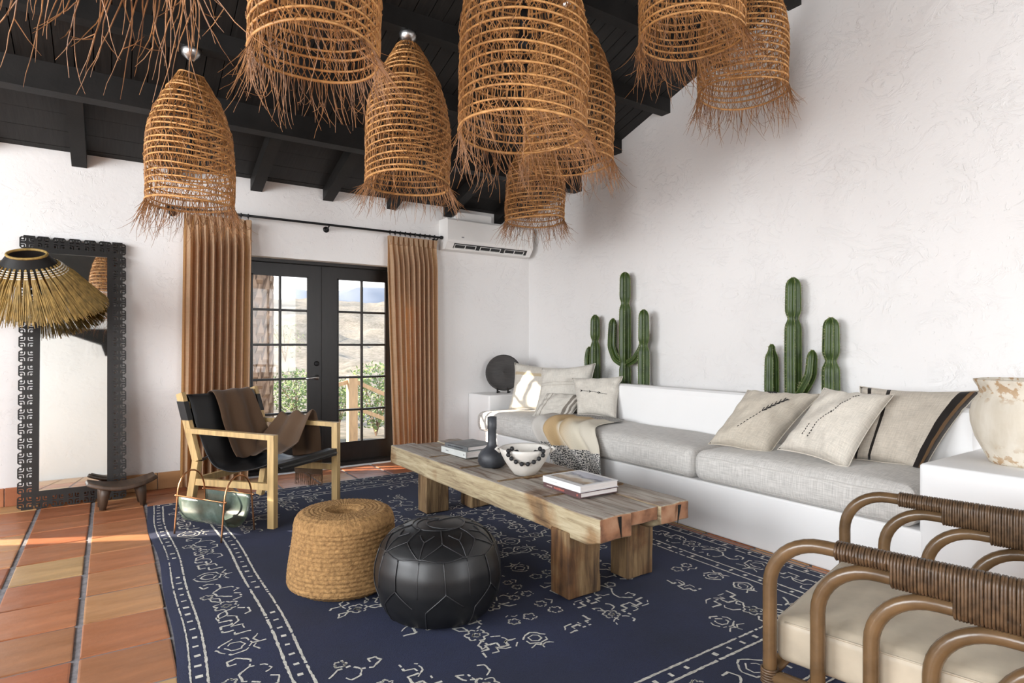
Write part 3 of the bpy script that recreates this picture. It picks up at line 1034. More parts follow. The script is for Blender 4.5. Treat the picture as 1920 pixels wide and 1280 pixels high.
def motif(cx, cy, s, rot, kind):
    c, n = math.cos(rot), math.sin(rot)

    def T(pts):
        return [(cx + (x * c - y * n) * s, cy + (x * n + y * c) * s) for x, y in pts]
    if kind == 0:                                       # blossom with two leaves
        ribbon(T(flower(0, 0, 0.52, 6)), closed=True)
        ribbon(T(flower(0, 0, 0.17, 4)), closed=True)
        for m in (-1, 1):
            ribbon(T([(m * .55, .1), (m * .8, .45), (m * 1.2, .5), (m * 1.0, .1), (m * .55, .1)]))
            ribbon(T([(m * .5, -.4), (m * .7, -.75), (m * 1.15, -.8), (m * 1.3, -.55)]))
    elif kind == 1:                                     # stepped fret
        ribbon(T([(-1, -.5), (-1, .1), (-.6, .1), (-.6, .5), (0, .5), (0, .05), (.45, .05), (.45, .5), (1, .5)]), 0.009)
        ribbon(T([(-.6, -.3), (-.2, -.3), (-.2, .15), (.2, -.2), (.7, -.2), (.95, .1)]), 0.006)
    elif kind == 2:                                     # palmette
        ribbon(T([(0, -.9), (0, -.4), (-.5, -.2), (-.65, .3), (-.35, .65), (0, .85), (.35, .65), (.65, .3), (.5, -.2), (0, -.4)]))
        ribbon(T([(-.3, 0), (-.3, .35), (0, .55), (.3, .35), (.3, 0), (0, -.15), (-.3, 0)]), 0.006)
        ribbon(T([(-.65, -.65), (-.3, -.45), (0, -.65), (.3, -.45), (.65, -.65)]), 0.006)
    elif kind == 3:                                     # hooked vine
        ribbon(T([(-1.1, -.3), (-.7, .2), (-.2, .3), (.2, -.1), (.7, -.2), (1.1, .25), (.95, .6), (.6, .55), (.65, .3)]), 0.008)
        ribbon(T(flower(-.55, .62, 0.26, 5)), closed=True)
        ribbon(T([(.2, -.1), (.1, -.6), (-.3, -.8), (-.5, -.55)]), 0.006)
    else:                                               # small star pair
        ribbon(T(flower(-.45, 0, 0.36, 5)), 0.007, closed=True)
        ribbon(T(flower(.5, .12, 0.32, 6)), 0.007, closed=True)
        ribbon(T([(-.1, -.5), (.2, -.35), (.5, -.6), (.8, -.4)]), 0.006)


# straight border lines and rows of dashes
for d, wdt in ((0.042, 0.006), (0.098, 0.008), (0.355, 0.010), (0.422, 0.009)):
    xa, xb, ya, yb = RX0 + d, RX1 - d, RY0 + d, RY1 - d
    ribbon([(xa, ya), (xa, yb), (xb, yb), (xb, ya)], wdt, 0.02, True, 0.0012)
for d in (0.070, 0.388):
    xa, xb, ya, yb = RX0 + d, RX1 - d, RY0 + d, RY1 - d
    k = ya
    while k < yb:
        for xx in (xa, xb):
            ribbon([(xx - .010, k), (xx + .010, k)], 0.015, 0.05)
        k += 0.085
    k = xa
    while k < xb:
        for yy in (ya, yb):
            ribbon([(k, yy - .010), (k, yy + .010)], 0.015, 0.05)
        k += 0.085
# main border motifs
k, i = RY0 + 0.22, 0
while k < RY1 - 0.15:
    motif(RX0 + 0.225, k, 0.105, PI / 2 + rr.uniform(-.1, .1), (0, 3, 2, 1)[i % 4])
    motif(RX1 - 0.225, k, 0.105, -PI / 2 + rr.uniform(-.1, .1), (3, 0, 1, 2)[i % 4])
    k += 0.215
    i += 1
k, i = RX0 + 0.5, 0
while k < RX1 - 0.4:
    motif(k, RY0 + 0.225, 0.105, rr.uniform(-.1, .1), (0, 3, 2, 1)[i % 4])
    motif(k, RY1 - 0.225, 0.105, PI + rr.uniform(-.1, .1), (2, 0, 3, 1)[i % 4])
    k += 0.215
    i += 1
# field: corner sprays and a broad central medallion, plain ground between
CXR, CYR = (RX0 + RX1) / 2, (RY0 + RY1) / 2
fx, fy = (RX1 - RX0) / 2 - 0.44, (RY1 - RY0) / 2 - 0.44
y = -fy + 0.1
while y < fy:
    x = -fx + 0.1
    while x < fx:
        med = (x / (fx * 0.72)) ** 2 + (y / (fy * 0.74)) ** 2
        cor = (fx - abs(x)) + (fy - abs(y))
        if med < 1.25 or cor < 0.75:
            motif(CXR + x + rr.uniform(-.03, .03), CYR + y + rr.uniform(-.03, .03), rr.uniform(.075, .105), rr.choice((0, PI / 2, PI, -PI / 2)) + rr.uniform(-.15, .15), rr.randrange(5))
        x += 0.185
    y += 0.175
tag(rib.build('pattern', MT['rug_white'], rug), 'ivory outline pattern', kind='stuff')

# ------------------------------------------------------------------ basket pendants
PROF = [(0, 1.0), (.12, 1.0), (.3, 1.01), (.45, .985), (.58, .93), (.70, .81), (.80, .68), (.90, .48), (1.0, .29)]


def pendant(label, x, y, zr, rad, h, seed, hoops=22, strands=190, flare=0.35, drop=0.20, sway=(0.0, 0.0), thick=1.0):
    g = random.Random(seed)
    t = thing('basket_pendant', label, 'pendant lamp', (x, y, zr), group='basket pendants')
    zc = beam_bottom(y) - zr                                   # underside of beam or boards above
    b = MB()
    b.lathe([(0.0, zc - 0.075), (0.02, zc - 0.07), (0.055, zc - 0.04), (0.06, zc - 0.012), (0.055, zc + 0.004)], 20)
    b.build('canopy', MT['steel'], t, True)
    b = MB()
    b.tube([(0, 0, zc - 0.07), (0.004, 0, (h + zc) / 2), (0, 0, h * 0.62)], 0.006, 6)
    b.build('cord', MT['iron'], t)
    b = MB()
    b.lathe([(0.018, h * .62), (0.022, h * .58), (0.022, h * .52), (0.016, h * .51), (0.03, h * .47), (0.034, h * .43), (0.02, h * .40), (0.0, h * .39)], 14)
    b.build('bulb', MT['iron'], t, True)
    ph = g.uniform(0, 6)

    def rad_at(q, a):
        return rad * interp(PROF, q) * (1 + 0.02 * math.sin(2 * a + ph) + 0.012 * math.sin(3 * a + q * 9))

    def surf(q, a, off=0.0):
        r = rad_at(q, a) + off
        return Vector((r * math.cos(a), r * math.sin(a), q * h + 0.008 * math.sin(a * 2 + ph)))
    for k in range(hoops):
        q = (k / (hoops - 1)) ** 0.97
        jit = g.uniform(-.004, .004)
        tl = g.uniform(-.012, .012)
        pa = g.uniform(0, 6)
        pts = [surf(q, 2 * PI * i / 40) + Vector((0, 0, jit + tl * math.cos(2 * PI * i / 40 - pa))) for i in range(40)]
        MB().tube(pts, (0.0056 if k else 0.0075) * (0.9 + 0.25 * g.random()), 6, True).build('hoop', MT['rattan_pale'], t, True)
    b = MB()
    ns = 62
    for d in (-1, 1):
        for s in range(ns):
            a0 = 2 * PI * s / ns + g.uniform(-.03, .03)
            tw = d * g.uniform(.55, .95)
            pts = []
            for i in range(23):
                q = i / 22
                pts.append(surf(q, a0 + tw * q + 0.05 * d * (i % 2), g.uniform(-.006, .006)))
            b.tube(pts, 0.0024, 3, caps=False)
    for s in range(170):
        a0, q0 = g.uniform(0, 2 * PI), g.uniform(0, .75)
        dq, da = g.uniform(.08, .24), g.uniform(-.5, .5)
        pts = [surf(min(1, q0 + dq * i / 6), a0 + da * i / 6 + g.uniform(-.02, .02), g.uniform(-.012, .012)) for i in range(7)]
        b.tube(pts, 0.002, 3, caps=False)
    tag(b.build('weave', MT['rattan'], t), kind='stuff')
    b = MB()
    for s in range(strands):
        a = 2 * PI * (s + g.random()) / strands
        L = drop * g.uniform(.45, 1.25)
        fl = flare * g.uniform(.3, 1.3)
        p = surf(0, a)
        d = Vector((math.cos(a) * fl + sway[0] * g.uniform(.4, 1.4), math.sin(a) * fl + sway[1] * g.uniform(.4, 1.4), -1)).normalized()
        cur = Vector((g.uniform(-.5, .5), g.uniform(-.5, .5), g.uniform(-.15, .5)))
        pts, rs, n = [p], [0.0026 * thick], 8
        for i in range(1, n + 1):
            d = (d + cur * 0.11 + Vector((g.uniform(-.16, .16), g.uniform(-.16, .16), g.uniform(-.12, .12)))).normalized()
            p = p + d * (L / n)
            pts.append(p)
            rs.append(0.0026 * thick * (1 - 0.75 * i / n))
        b.tube(pts, rs, 3, caps=False)
        if g.random() < 0.35:
            q = pts[n // 2]
            e = Vector((g.uniform(-1, 1), g.uniform(-1, 1), g.uniform(-1, .1))).normalized() * L * .28
            b.tube([q, q + e * .5 + Vector((0, 0, -.006)), q + e], [.0016 * thick, .0012 * thick, .0005], 3, caps=False)
    tag(b.build('fringe', MT['twig'], t), kind='stuff')
    return t


pendant('basket pendant hanging in front of the left curtain', 0.430, 4.36, 2.13, 0.252, 0.83, 1, flare=.34, drop=.22)
pendant('tall basket pendant left of the wall-mounted air conditioner', 1.669, 3.74, 2.31, 0.285, 0.93, 2, hoops=24, flare=.42, drop=.19)
pendant('large basket pendant hanging nearest the centre of the photo', 1.755, 2.50, 2.31, 0.325, 1.05, 3, flare=.32, drop=.24, sway=(.35, -.1))
pendant('basket pendant half hidden behind the large central one', 2.56, 3.12, 2.46, 0.30, 0.98, 4, flare=.3, drop=.2)
pendant('small-looking basket pendant in front of the air conditioner', 3.186, 4.36, 2.345, 0.262, 0.72, 5, hoops=18, flare=.38, drop=.20)
pendant('basket pendant cut by the top edge, above the glazed door', 0.7035, 2.50, 2.42, 0.262, 0.95, 6, flare=.3, drop=.22, sway=(.15, 0))
pendant('basket pendant at the top left corner, only its long fringe showing', -0.02, 1.88, 2.265, 0.22, 0.95, 7, strands=100, flare=.35, drop=.30, thick=1.05, sway=(-.3, .1))
pendant('basket pendant cut by the top edge, left of the two by the right wall', 2.57, 2.10, 2.86, 0.272, 0.88, 8, flare=.34, drop=.22, sway=(.2, -.1))
pendant('basket pendant closest to the right wall', 3.44, 2.40, 2.88, 0.272, 0.82, 9, flare=.25, drop=.22)

# ------------------------------------------------------------------ curtains and their rod
rod_z = 2.395
ROD_Y = 5.80
rod = thing('curtain_rod', 'thin black iron curtain rod above the glazed door', 'curtain rod', (0, 0, 0))
b = MB()
b.tube([(0.40, ROD_Y, rod_z), (2.98, ROD_Y, rod_z)], 0.011, 10)
b.build('rod', MT['iron'], rod, True)
for x in (0.40, 2.98):
    MB().lathe([(0, -.02), (.014, -.017), (.021, 0), (.014, .017), (0, .02)], 14, (x, ROD_Y, rod_z)).build('finial', MT['iron'], rod, True)
for x in (0.44, 1.76, 2.94):
    b = MB()
    b.tube([(x, ROD_Y, rod_z - .012), (x, ROD_Y + .05, rod_z - .03), (x, YD + .002, rod_z - .03)], .007, 6)
    b.build('bracket', MT['iron'], rod)
    MB().lathe([(0, 0), (.030, 0), (.030, .006), (.012, .016), (0, .016)], 18).build('bracket_plate', MT['iron'], rod, True, (x, YD + .002, rod_z - .03), (R(90), 0, 0))


def curtain(label, x0, x1, bx0, bx1, folds, seed, zt=2.352):
    g = random.Random(seed)
    t = thing('curtain', label, 'curtain', ((x0 + x1) / 2, ROD_Y, 0.0), group='tan linen curtains')
    xc = (x0 + x1) / 2
    ph = [g.uniform(-.35, .35) for _ in range(folds + 2)]
    am = [g.uniform(.75, 1.2) for _ in range(folds + 2)]

    def pt(u, v):
        z = zt * (1 - v) + 0.012 * v
        xa, xb = x0 + (bx0 - x0) * v, x1 + (bx1 - x1) * v
        k = u * folds
        i = int(k)
        f = k - i
        p = ph[i] * (1 - f) + ph[i + 1] * f
        a = (am[i] * (1 - f) + am[i + 1] * f) * (0.018 + 0.048 * smoothstep(0, .14, v))
        y = a * math.sin(2 * PI * k + p * (0.3 + v)) + 0.008 * math.sin(3.1 * v + u * 9)
        xx = xa + (xb - xa) * u + 0.010 * math.sin(4 * PI * k + p) * smoothstep(0, .1, v)
        if v > .97:
            y -= 0.02 * (v - .97) / .03 * math.sin(2 * PI * k)
        return (xx - xc, y, z)
    b = MB()
    b.grid(pt, folds * 14, 36)
    o = b.build('cloth', MT['curtain'], t, True)
    for k in range(folds):
        x = x0 + (x1 - x0) * (k + .5) / folds - xc
        pts = [(x, .018 * math.cos(a), rod_z + .018 * math.sin(a) - .003) for a in [2 * PI * i / 14 for i in range(14)]]
        MB().tube(pts, .0042, 5, True).build('ring', MT['iron'], t, True)
        MB().tube([(x, 0, rod_z - .022), (x, 0, zt - .005)], .0025, 4).build('hook', MT['iron'], t)
        MB().prism([(x - .010, -.028, zt - .085), (x + .010, -.028, zt - .085), (x + .010, .004, zt - .085), (x - .010, .004, zt - .085)],
                   [(x - .022, -.030, zt), (x + .022, -.030, zt), (x + .022, .006, zt), (x - .022, .006, zt)]).build('pleat', MT['curtain'], t)
    return t


curtain('tan linen curtain left of the glazed door, behind the chair', 0.52, 1.06, 0.49, 1.03, 9, 31)
curtain('tan linen curtain right of the glazed door, below the air conditioner', 2.36, 2.925, 2.44, 2.925, 10, 32)

# ------------------------------------------------------------------ air conditioner
ac = thing('air_conditioner', 'white wall-mounted air conditioner high beside the corner', 'air conditioner', (0, 0, 0))
ax0, ax1, az0, az1, ay0, ay1 = 3.00, 4.13, 2.27, 2.60, 5.69, 5.90
sec = [(ay1, az0), (ay0 + .07, az0), (ay0 + .01, az0 + .075), (ay0, az0 + .10), (ay0, az1 - .02), (ay0 + .02, az1), (ay1, az1)]
MB().prism([(ax0, y, z) for y, z in sec], [(ax1, y, z) for y, z in sec]).build('housing', MT['ac_white'], ac)
d0, d1 = Vector((0, ay0 + .064, az0 + .008)), Vector((0, ay0 + .016, az0 + .067))
nrm = Vector((0, -(d1.z - d0.z), d1.y - d0.y)).normalized()
if nrm.z > 0:
    nrm = -nrm
e = nrm * .002


def slab(xa, xb, f0, f1, h, nm, m):
    p, q = d0.lerp(d1, f0), d0.lerp(d1, f1)
    MB().prism([(xa, p.y, p.z), (xb, p.y, p.z), (xb, q.y, q.z), (xa, q.y, q.z)],
               [(xa, p.y + nrm.y * h, p.z + nrm.z * h), (xb, p.y + nrm.y * h, p.z + nrm.z * h), (xb, q.y + nrm.y * h, q.z + nrm.z * h), (xa, q.y + nrm.y * h, q.z + nrm.z * h)]).build(nm, m, ac)


slab(ax0 + .09, ax1 - .07, .12, .95, .002, 'vent', MT['ac_dark'])
for k in range(3):
    xa = ax0 + .10 + k * .325
    slab(xa, xa + .27, .74, .80, .006, 'louvre', MT['ac_white'])
    slab(xa, xa + .27, .16, .24, .006, 'louvre', MT['ac_white'])
    for m in (0, .132, .264):
        slab(xa + m, xa + m + .007, .2, .8, .006, 'vane', MT['ac_white'])
rbox('badge', (ax0 + .17, ay0 - .002, az0 + .125), (ax0 + .20, ay0, az0 + .137), MT['grey_ink'], ac, .0008, 1)
rbox('duct_cover', (3.18, 5.80, 2.598), (3.62, 5.90, 2.70), MT['ac_white'], ac, .004)

# ------------------------------------------------------------------ leaning mirror with carved frame
MW, MH = 0.68, 2.07
mir = thing('floor_mirror', 'tall leaning mirror in a black pierced frame by the wall', 'mirror', (-0.237, 5.70, 0.0))
mir.rotation_euler = (-math.atan2(0.16, 2.06), 0, 0)


def pierced(w, h, notch_l=True):
    """flat carved unit with four eyes and four hooked slots, as filled 2D curve turned into mesh"""
    cu = bpy.data.curves.new('unit', 'CURVE')
    cu.dimensions = '2D'
    cu.fill_mode = 'BOTH'
    cu.extrude = 0.011
    cu.bevel_depth = 0.0

    def poly(pts):
        s = cu.splines.new('POLY')
        s.points.add(len(pts) - 1)
        for p, (x, y) in zip(s.points, pts):
            p.co = (x, y, 0, 1)
        s.use_cyclic_u = True
    g = h * 0.09
    c = h * 0.10
    poly([(-w / 2 + c, -h / 2 + g), (-w / 2 + w * .24, -h / 2 + g), (-w / 2 + w * .26, -h / 2), (w / 2, -h / 2), (w / 2, h / 2), (-w / 2 + w * .26, h / 2),
          (-w / 2 + w * .24, h / 2 - g), (-w / 2 + c, h / 2 - g), (-w / 2, h / 2 - g - c), (-w / 2, -h / 2 + g + c)])
    for sx in (-1, 1):
        for sy in (-1, 1):
            ex, ey = sx * w * .31, sy * h * .27
            poly([(ex + w * .095 * math.cos(a), ey + h * .075 * math.sin(a)) for a in [2 * PI * i / 10 for i in range(10)]])
            a0, a1 = w * .075, w * .15
            k0, k1 = h * .065, h * .125
            poly([(sx * w * .42, sy * k0), (sx * (a1 + w * .05), sy * k0), (sx * (a0 + .004), sy * (k0 + h * .03)), (sx * a0, sy * (k1 + h * .04)), (sx * a0, sy * h * .33),
                  (sx * a1, sy * h * .33), (sx * a1, sy * (k1 + h * .04)), (sx * (a1 + w * .05), sy * k1), (sx * w * .42, sy * k1)])
    ob = bpy.data.objects.new('tmp_unit', cu)
    COL.objects.link(ob)
    dg = bpy.context.evaluated_depsgraph_get()
    me = bpy.data.meshes.new_from_object(ob.evaluated_get(dg))
    bpy.data.objects.remove(ob)
    bpy.data.curves.remove(cu)
    me.materials.clear()
    me.materials.append(MT['filigree'])
    return me


FW = 0.128
BW = 0.034
uw = FW - BW
nv = 19
uh = MH / nv
um = pierced(uw, uh)
for k in range(nv):
    for s in (-1, 1):
        o = link('carved_unit', um, mir, (s * (MW / 2 - uw / 2), 0, (k + .5) * uh), (R(90), 0, 0 if s < 0 else 0))
        if s > 0:
            o.rotation_euler = (R(90), R(180), 0)
nh = 5
uh2 = (MW - 2 * uw) / nh
um2 = pierced(uw, uh2)
for k in range(nh):
    x = -MW / 2 + uw + (k + .5) * uh2
    link('carved_unit', um2, mir, (x, 0, uw / 2), (R(90), R(-90), 0))
    link('carved_unit', um2, mir, (x, 0, MH - uw / 2), (R(90), R(90), 0))
b = MB()
gx, gz0, gz1 = MW / 2 - FW, FW, MH - FW
for q in (((-gx - BW, -.014, uw), (-gx, .014, MH - uw)), ((gx, -.014, uw), (gx + BW, .014, MH - uw)), ((-gx, -.014, uw), (gx, .014, gz0)), ((-gx, -.014, gz1), (gx, .014, MH - uw))):
    b.box(*q)
b.build('inner_frame', MT['filigree'], mir)
MB().box((-gx - .005, -.004, gz0 - .005), (gx + .005, .004, gz1 + .005)).build('mirror_glass', MT['mirror'], mir)
MB().box((-gx - .02, .005, gz0 - .02), (gx + .02, .012, gz1 + .02)).build('backing', MT['filigree'], mir)

# ------------------------------------------------------------------ grass skirt shade on a wall arm
sh_c = pix(60, 524, Y=5.42)
shade = thing('grass_lamp_shade', 'cone of bundled broom grass in front of the mirror top', 'lamp shade', sh_c)
shade.rotation_euler = (R(34), R(-6), 0)
g = random.Random(77)
rt, rb, hh, FL = 0.112, 0.425, 0.40, 0.66
b = MB()
b.lathe([(rt, hh / 2), (rt + (rb - rt) * .27, hh / 2 - hh * .30)], 48)
b.f = b.f[:-2] if len(b.f[-1]) > 4 else b.f
b.mi = b.mi[:len(b.f)]
b.v = [(x, y * FL, z) for x, y, z in b.v]
b.build('top_band', MT['black_wood'], shade, True)
pts = [(rt * math.cos(a), rt * math.sin(a) * FL, hh / 2) for a in [2 * PI * i / 40 for i in range(40)]]
MB().tube(pts, .009, 8, True).build('ring', MT['grass'], shade, True)
nb = 34
for k in range(nb):
    a0 = 2 * PI * k / nb
    b = MB()
    for s in range(46):
        a = a0 + g.uniform(-.6, .6) * 2 * PI / nb
        top = .16 + .03 * g.random()
        p0 = rt + (rb - rt) * top
        am = a0 + (a - a0) * .25
        z0 = hh / 2 - hh * top
        L = g.uniform(.93, 1.05)
        r1 = rt + (rb - rt) * L
        pm = rt + (rb - rt) * .45
        off = g.uniform(-.006, .012)
        b.tube([(p0 * math.cos(am), p0 * math.sin(am), z0), ((pm + off) * math.cos(a0 + (a - a0) * .6), (pm + off) * math.sin(a0 + (a - a0) * .6), hh / 2 - hh * .45 + off),
                (r1 * math.cos(a), r1 * math.sin(a), hh / 2 - hh * L + g.uniform(-.012, .012))], [.0026, .0028, .0020], 3, caps=False)
    b.v = [(x, y * FL, z) for x, y, z in b.v]
    bd = tag(b.build('grass_bundle', MT['grass'], shade), kind='stuff')
    w_ = MB()
    for m in range(4):
        q = .20 + m * .035
        r_ = rt + (rb - rt) * q + .006
        z_ = hh / 2 - hh * q
        w_.tube([((r_ + .004) * math.cos(a0 + d), (r_ + .004) * math.sin(a0 + d), z_) for d in (-.05, 0, .05)], .0045, 5)
    w_.v = [(x, y * FL, z) for x, y, z in w_.v]
    w_.build('binding', MT['rug_white'], bd)
arm = thing('wall_arm', 'black iron bracket holding the grass shade', 'bracket', (0, 0, 0))
b = MB()
b.tube([(sh_c.x - .05, 5.89, sh_c.z + .02), (sh_c.x - .05, 5.6, sh_c.z + .03), (sh_c.x, sh_c.y + .02, sh_c.z + .02)], .008, 8)
b.build('arm', MT['iron'], arm, True)
MB().lathe([(0, 0), (.045, 0), (.045, .008), (.015, .014), (0, .014)], 20).build('wall_plate', MT['iron'], arm, True, (sh_c.x - .05, 5.90, sh_c.z + .02), (R(90), 0, 0))

# ------------------------------------------------------------------ low carved stool in front of the mirror
st = pix(229, 905, Y=5.44)
stool = thing('carved_stool', 'small dark carved stool with thick legs at the foot of the mirror', 'stool', (st.x, 5.44, 0), R(6))


def seat_pt(u, v):
    x = -0.215 + .43 * u
    w_ = .125 * math.sqrt(max(0.02, 1 - ((u - .5) / .53) ** 2 * .75))
    y = -w_ + 2 * w_ * v
    return (x, y, .165 + .05 * ((u - .5) * 2) ** 2 + .006 * ((v - .5) * 2) ** 2)


b = MB()
b.grid(seat_pt, 22, 10)
o = b.build('seat', MT['dark_wood'], stool, True)
so = o.modifiers.new('thickness', 'SOLIDIFY')
so.thickness, so.offset = .032, -1
bv = o.modifiers.new('soft_edges', 'BEVEL')
bv.width, bv.segments = .008, 2
for sx in (-1, 1):
    for sy in (-1, 1):
        x, y = sx * .12, sy * .055
        b = MB()
        b.tube([(x * .9, y * .9, .165), (x * 1.0, y, .10), (x * 1.08, y * 1.15, .0)], [.042, .033, .021], 10)
        b.build('leg', MT['dark_wood'], stool, True)

# ------------------------------------------------------------------ built-in plaster bench
SX = 3.226
bench = thing('plaster_bench', 'long white built-in plaster bench along the right wall', 'sofa', (0, 0, 0))
rbox('base', (SX, 1.27, 0.0), (4.02, 5.44, 0.33), MT['bench'], bench, 0.015, 3, True)
rbox('end_block', (3.37, 5.446, 0.0), (XR - .002, YD - .002, 0.685), MT['bench'], bench, 0.018, 3, True)
rbox('end_block', (SX, -0.6, 0.0), (XR - .002, 1.285, 0.655), MT['bench'], bench, 0.018, 3, True)
sec = [(3.875, 0.30), (3.855, 0.82), (3.865, 0.855), (3.89, 0.87), (3.98, 0.87), (4.00, 0.86), (4.00, 0.30)]
MB().prism([(x, 1.28, z) for x, z in sec], [(x, 5.45, z) for x, z in sec]).build('backrest', MT['bench'], bench)
MB().box((3.99, 1.28, 0.0), (XR - .002, 5.45, 0.60)).build('planter_trough', MT['bench'], bench)
b = MB()
b.grid(lambda u, v: (4.0 + .218 * u, 1.28 + 4.16 * v, .70 + .012 * fbm((u * 3, v * 60, 0), 3)), 5, 120)
tag(b.build('gravel', MT['soil'], bench, True), kind='stuff')


def rounded(a, c, r, n=(8, 8, 4), fn=None):
    """rounded box surface with a fine edge, as bmesh; fn(p) may move points"""
    def ticks(lo, hi, k):
        e = [lo + r * t for t in (0, .12, .3, .55, .8)]
        f = [hi - r * t for t in (.8, .55, .3, .12, 0)]
        return e + [lo + r + (hi - lo - 2 * r) * i / k for i in range(k + 1)] + f
    T = [ticks(a[i], c[i], n[i]) for i in range(3)]
    bm = bmesh.new()
    uvl = bm.loops.layers.uv.new('UVMap')

    def put(p):
        q = Vector([min(max(p[i], a[i] + r), c[i] - r) for i in range(3)])
        d = p - q
        p = q + d.normalized() * r if d.length > 1e-9 else p
        return fn(p) if fn else p
    for ax in range(3):
        o1, o2 = [i for i in range(3) if i != ax]
        for side in (0, 1):
            g = {}
            for i, s in enumerate(T[o1]):
                for j, t in enumerate(T[o2]):
                    p = Vector((0, 0, 0))
                    p[ax], p[o1], p[o2] = (a[ax] if side == 0 else c[ax]), s, t
                    g[i, j] = (bm.verts.new(put(p)), (s, t))
            for i in range(len(T[o1]) - 1):
                for j in range(len(T[o2]) - 1):
                    q = [g[i, j], g[i + 1, j], g[i + 1, j + 1], g[i, j + 1]]
                    if (side == 0) != (ax == 1):
                        q = q[::-1]
                    f = bm.faces.new([v for v, _ in q])
                    for l, (_, uv) in zip(f.loops, q):
                        l[uvl].uv = uv
    bmesh.ops.remove_doubles(bm, verts=bm.verts, dist=1e-5)
    return bm


def seat_cushion(label, y0, y1, seed):
    x0, x1, z0, z1 = 3.185, 3.86, 0.332, 0.535
    g = random.Random(seed)

    def fn(p):
        u, v, w_ = (p.x - x0) / (x1 - x0), (p.y - y0) / (y1 - y0), (p.z - z0) / (z1 - z0)
        crown = .026 * max(0, 4 * u * (1 - u)) ** .5 * (min(1, 7 * v * (1 - v))) * max(0, w_)
        wr = .006 * fbm((p.x * 5, p.y * 3, seed), 3) * w_
        front = -.012 * math.sin(PI * w_) * (1 - u) ** 2
        return Vector((p.x + front, p.y, p.z + crown + wr))
    o = bm_obj('seat_cushion', rounded((x0, y0, z0), (x1, y1, z1), .062, (10, 40, 4), fn), MT['linen'], None, True)
    t = thing('bench_cushion', label, 'cushion', (0, 0, 0), group='linen seat cushions on the bench')
    o.name = 'cushion_cover'
    o.parent = t
    for zz in (z0 + .03, z1 - .035):
        pts = [(x0 - .004, y0 + .06 + (y1 - y0 - .12) * i / 30, zz + .002 * math.sin(i)) for i in range(31)]
        MB().tube(pts, .0025, 5).build('seam', MT['linen'], t, True)
    return t


seat_cushion('long oatmeal linen seat cushion at the corner end, under the throw', 2.605, 5.40, 3)
seat_cushion('oatmeal linen seat cushion under the three striped and embroidered pillows on the right', 1.295, 2.595, 8)


# ------------------------------------------------------------------ speckled throw over the bench front
throw = thing('speckled_throw', 'black, tan and cream speckled throw spilling over the bench front', 'blanket', (0, 0, 0))


def path_x(s):
    """section of the throw over the cushion: s in metres from the back"""
    L1 = .50
    if s < L1:
        return 3.70 - s, .575
    a = (s - L1) / .115
    if a < 1:
        an = a * PI / 2
        return 3.20 - .068 * math.sin(an), .505 + .070 * math.cos(an)
    d = s - L1 - .115
    return 3.132 - .012 * math.sin(d * 8), .505 - d


def throw_pt(u, v):
    s = v * .92
    x, z = path_x(s)
    ya, yb = 4.45 - .11 * smoothstep(0, .6, v) - .32 * smoothstep(.6, 1, v), 3.77 - .43 * v
    y = ya + (yb - ya) * u
    f = (.5 + .5 * math.sin(u * 23 - 5.0 * v + 1.2 * math.sin(v * 3) + 2)) ** 1.4
    amp = .085 * smoothstep(.05, .5, v) * (.55 + .45 * math.sin(PI * min(1, u * 1.02)))
    if s < .5:
        z += f * amp * .45 + .004
    else:
        k = min(1, (s - .5) / .115)
        x -= f * amp * k + .004
        z += f * amp * (1 - k) * .45 + .003
    y += .03 * math.sin(v * 9 + u * 4)
    z += .05 * (1 - u) * smoothstep(.75, 1, v) + .012 * math.sin(u * 23) * smoothstep(.8, 1, v)
    return (x, y, z)


b = MB()
b.grid(throw_pt, 60, 50)
o = b.build('cloth', MT['speckle'], throw, True)
so = o.modifiers.new('thickness', 'SOLIDIFY')
so.thickness, so.offset = .006, 0
g = random.Random(9)
b = MB()
for k in range(75):
    u = (k + g.random()) / 75
    p = Vector(throw_pt(u, 1.0))
    L = g.uniform(.03, .055)
    b.tube([p, p + Vector((g.uniform(-.008, .004), g.uniform(-.008, .008), -L * .6)), p + Vector((g.uniform(-.012, .004), g.uniform(-.012, .012), -L))], [.0028, .0024, .0012], 4)
tag(b.build('fringe', MT['fringe_tan'], throw), kind='stuff')


def pixpl(x, y, p0, n):
    d = pix(x, y, Z=0.0) - Vector((0, 0, EYE)) if y > HY + 1 else pix(x, y, Y=5.0) - Vector((0, 0, EYE))
    c = Vector((0, 0, EYE))
    t = (Vector(p0) - c).dot(Vector(n)) / d.dot(Vector(n))
    return c + d * t


def world_bvh(objs):
    bpy.context.view_layer.update()
    dg = bpy.context.evaluated_depsgraph_get()
    V, F = [], []
    for o in objs:
        e = o.evaluated_get(dg)
        me = e.to_mesh()
        n = len(V)
        V += [o.matrix_world @ v.co for v in me.vertices]
        F += [[n + i for i in p.vertices] for p in me.polygons]
        e.to_mesh_clear()
    return BVHTree.FromPolygons(V, F)


# what the pillows rest on: the seat cushions and the throw lying on them
SEAT = world_bvh([o for o in bpy.data.objects if o.name.startswith('cushion_cover') or (o.parent == throw and o.name.startswith('cloth'))])
PRESSED = []                                             # pillows already placed: (closed surface, facing)


def exits(bv, q, d):
    """distance to leave a closed surface from inside along d, or None when q is outside"""
    c, p, first = 0, Vector(q), None
    while c < 12:
        h = bv.ray_cast(p, d)
        if h[0] is None:
            break
        c += 1
        first = first or (h[0] - q).length
        p = h[0] + d * 1e-4
    return first if c % 2 else None


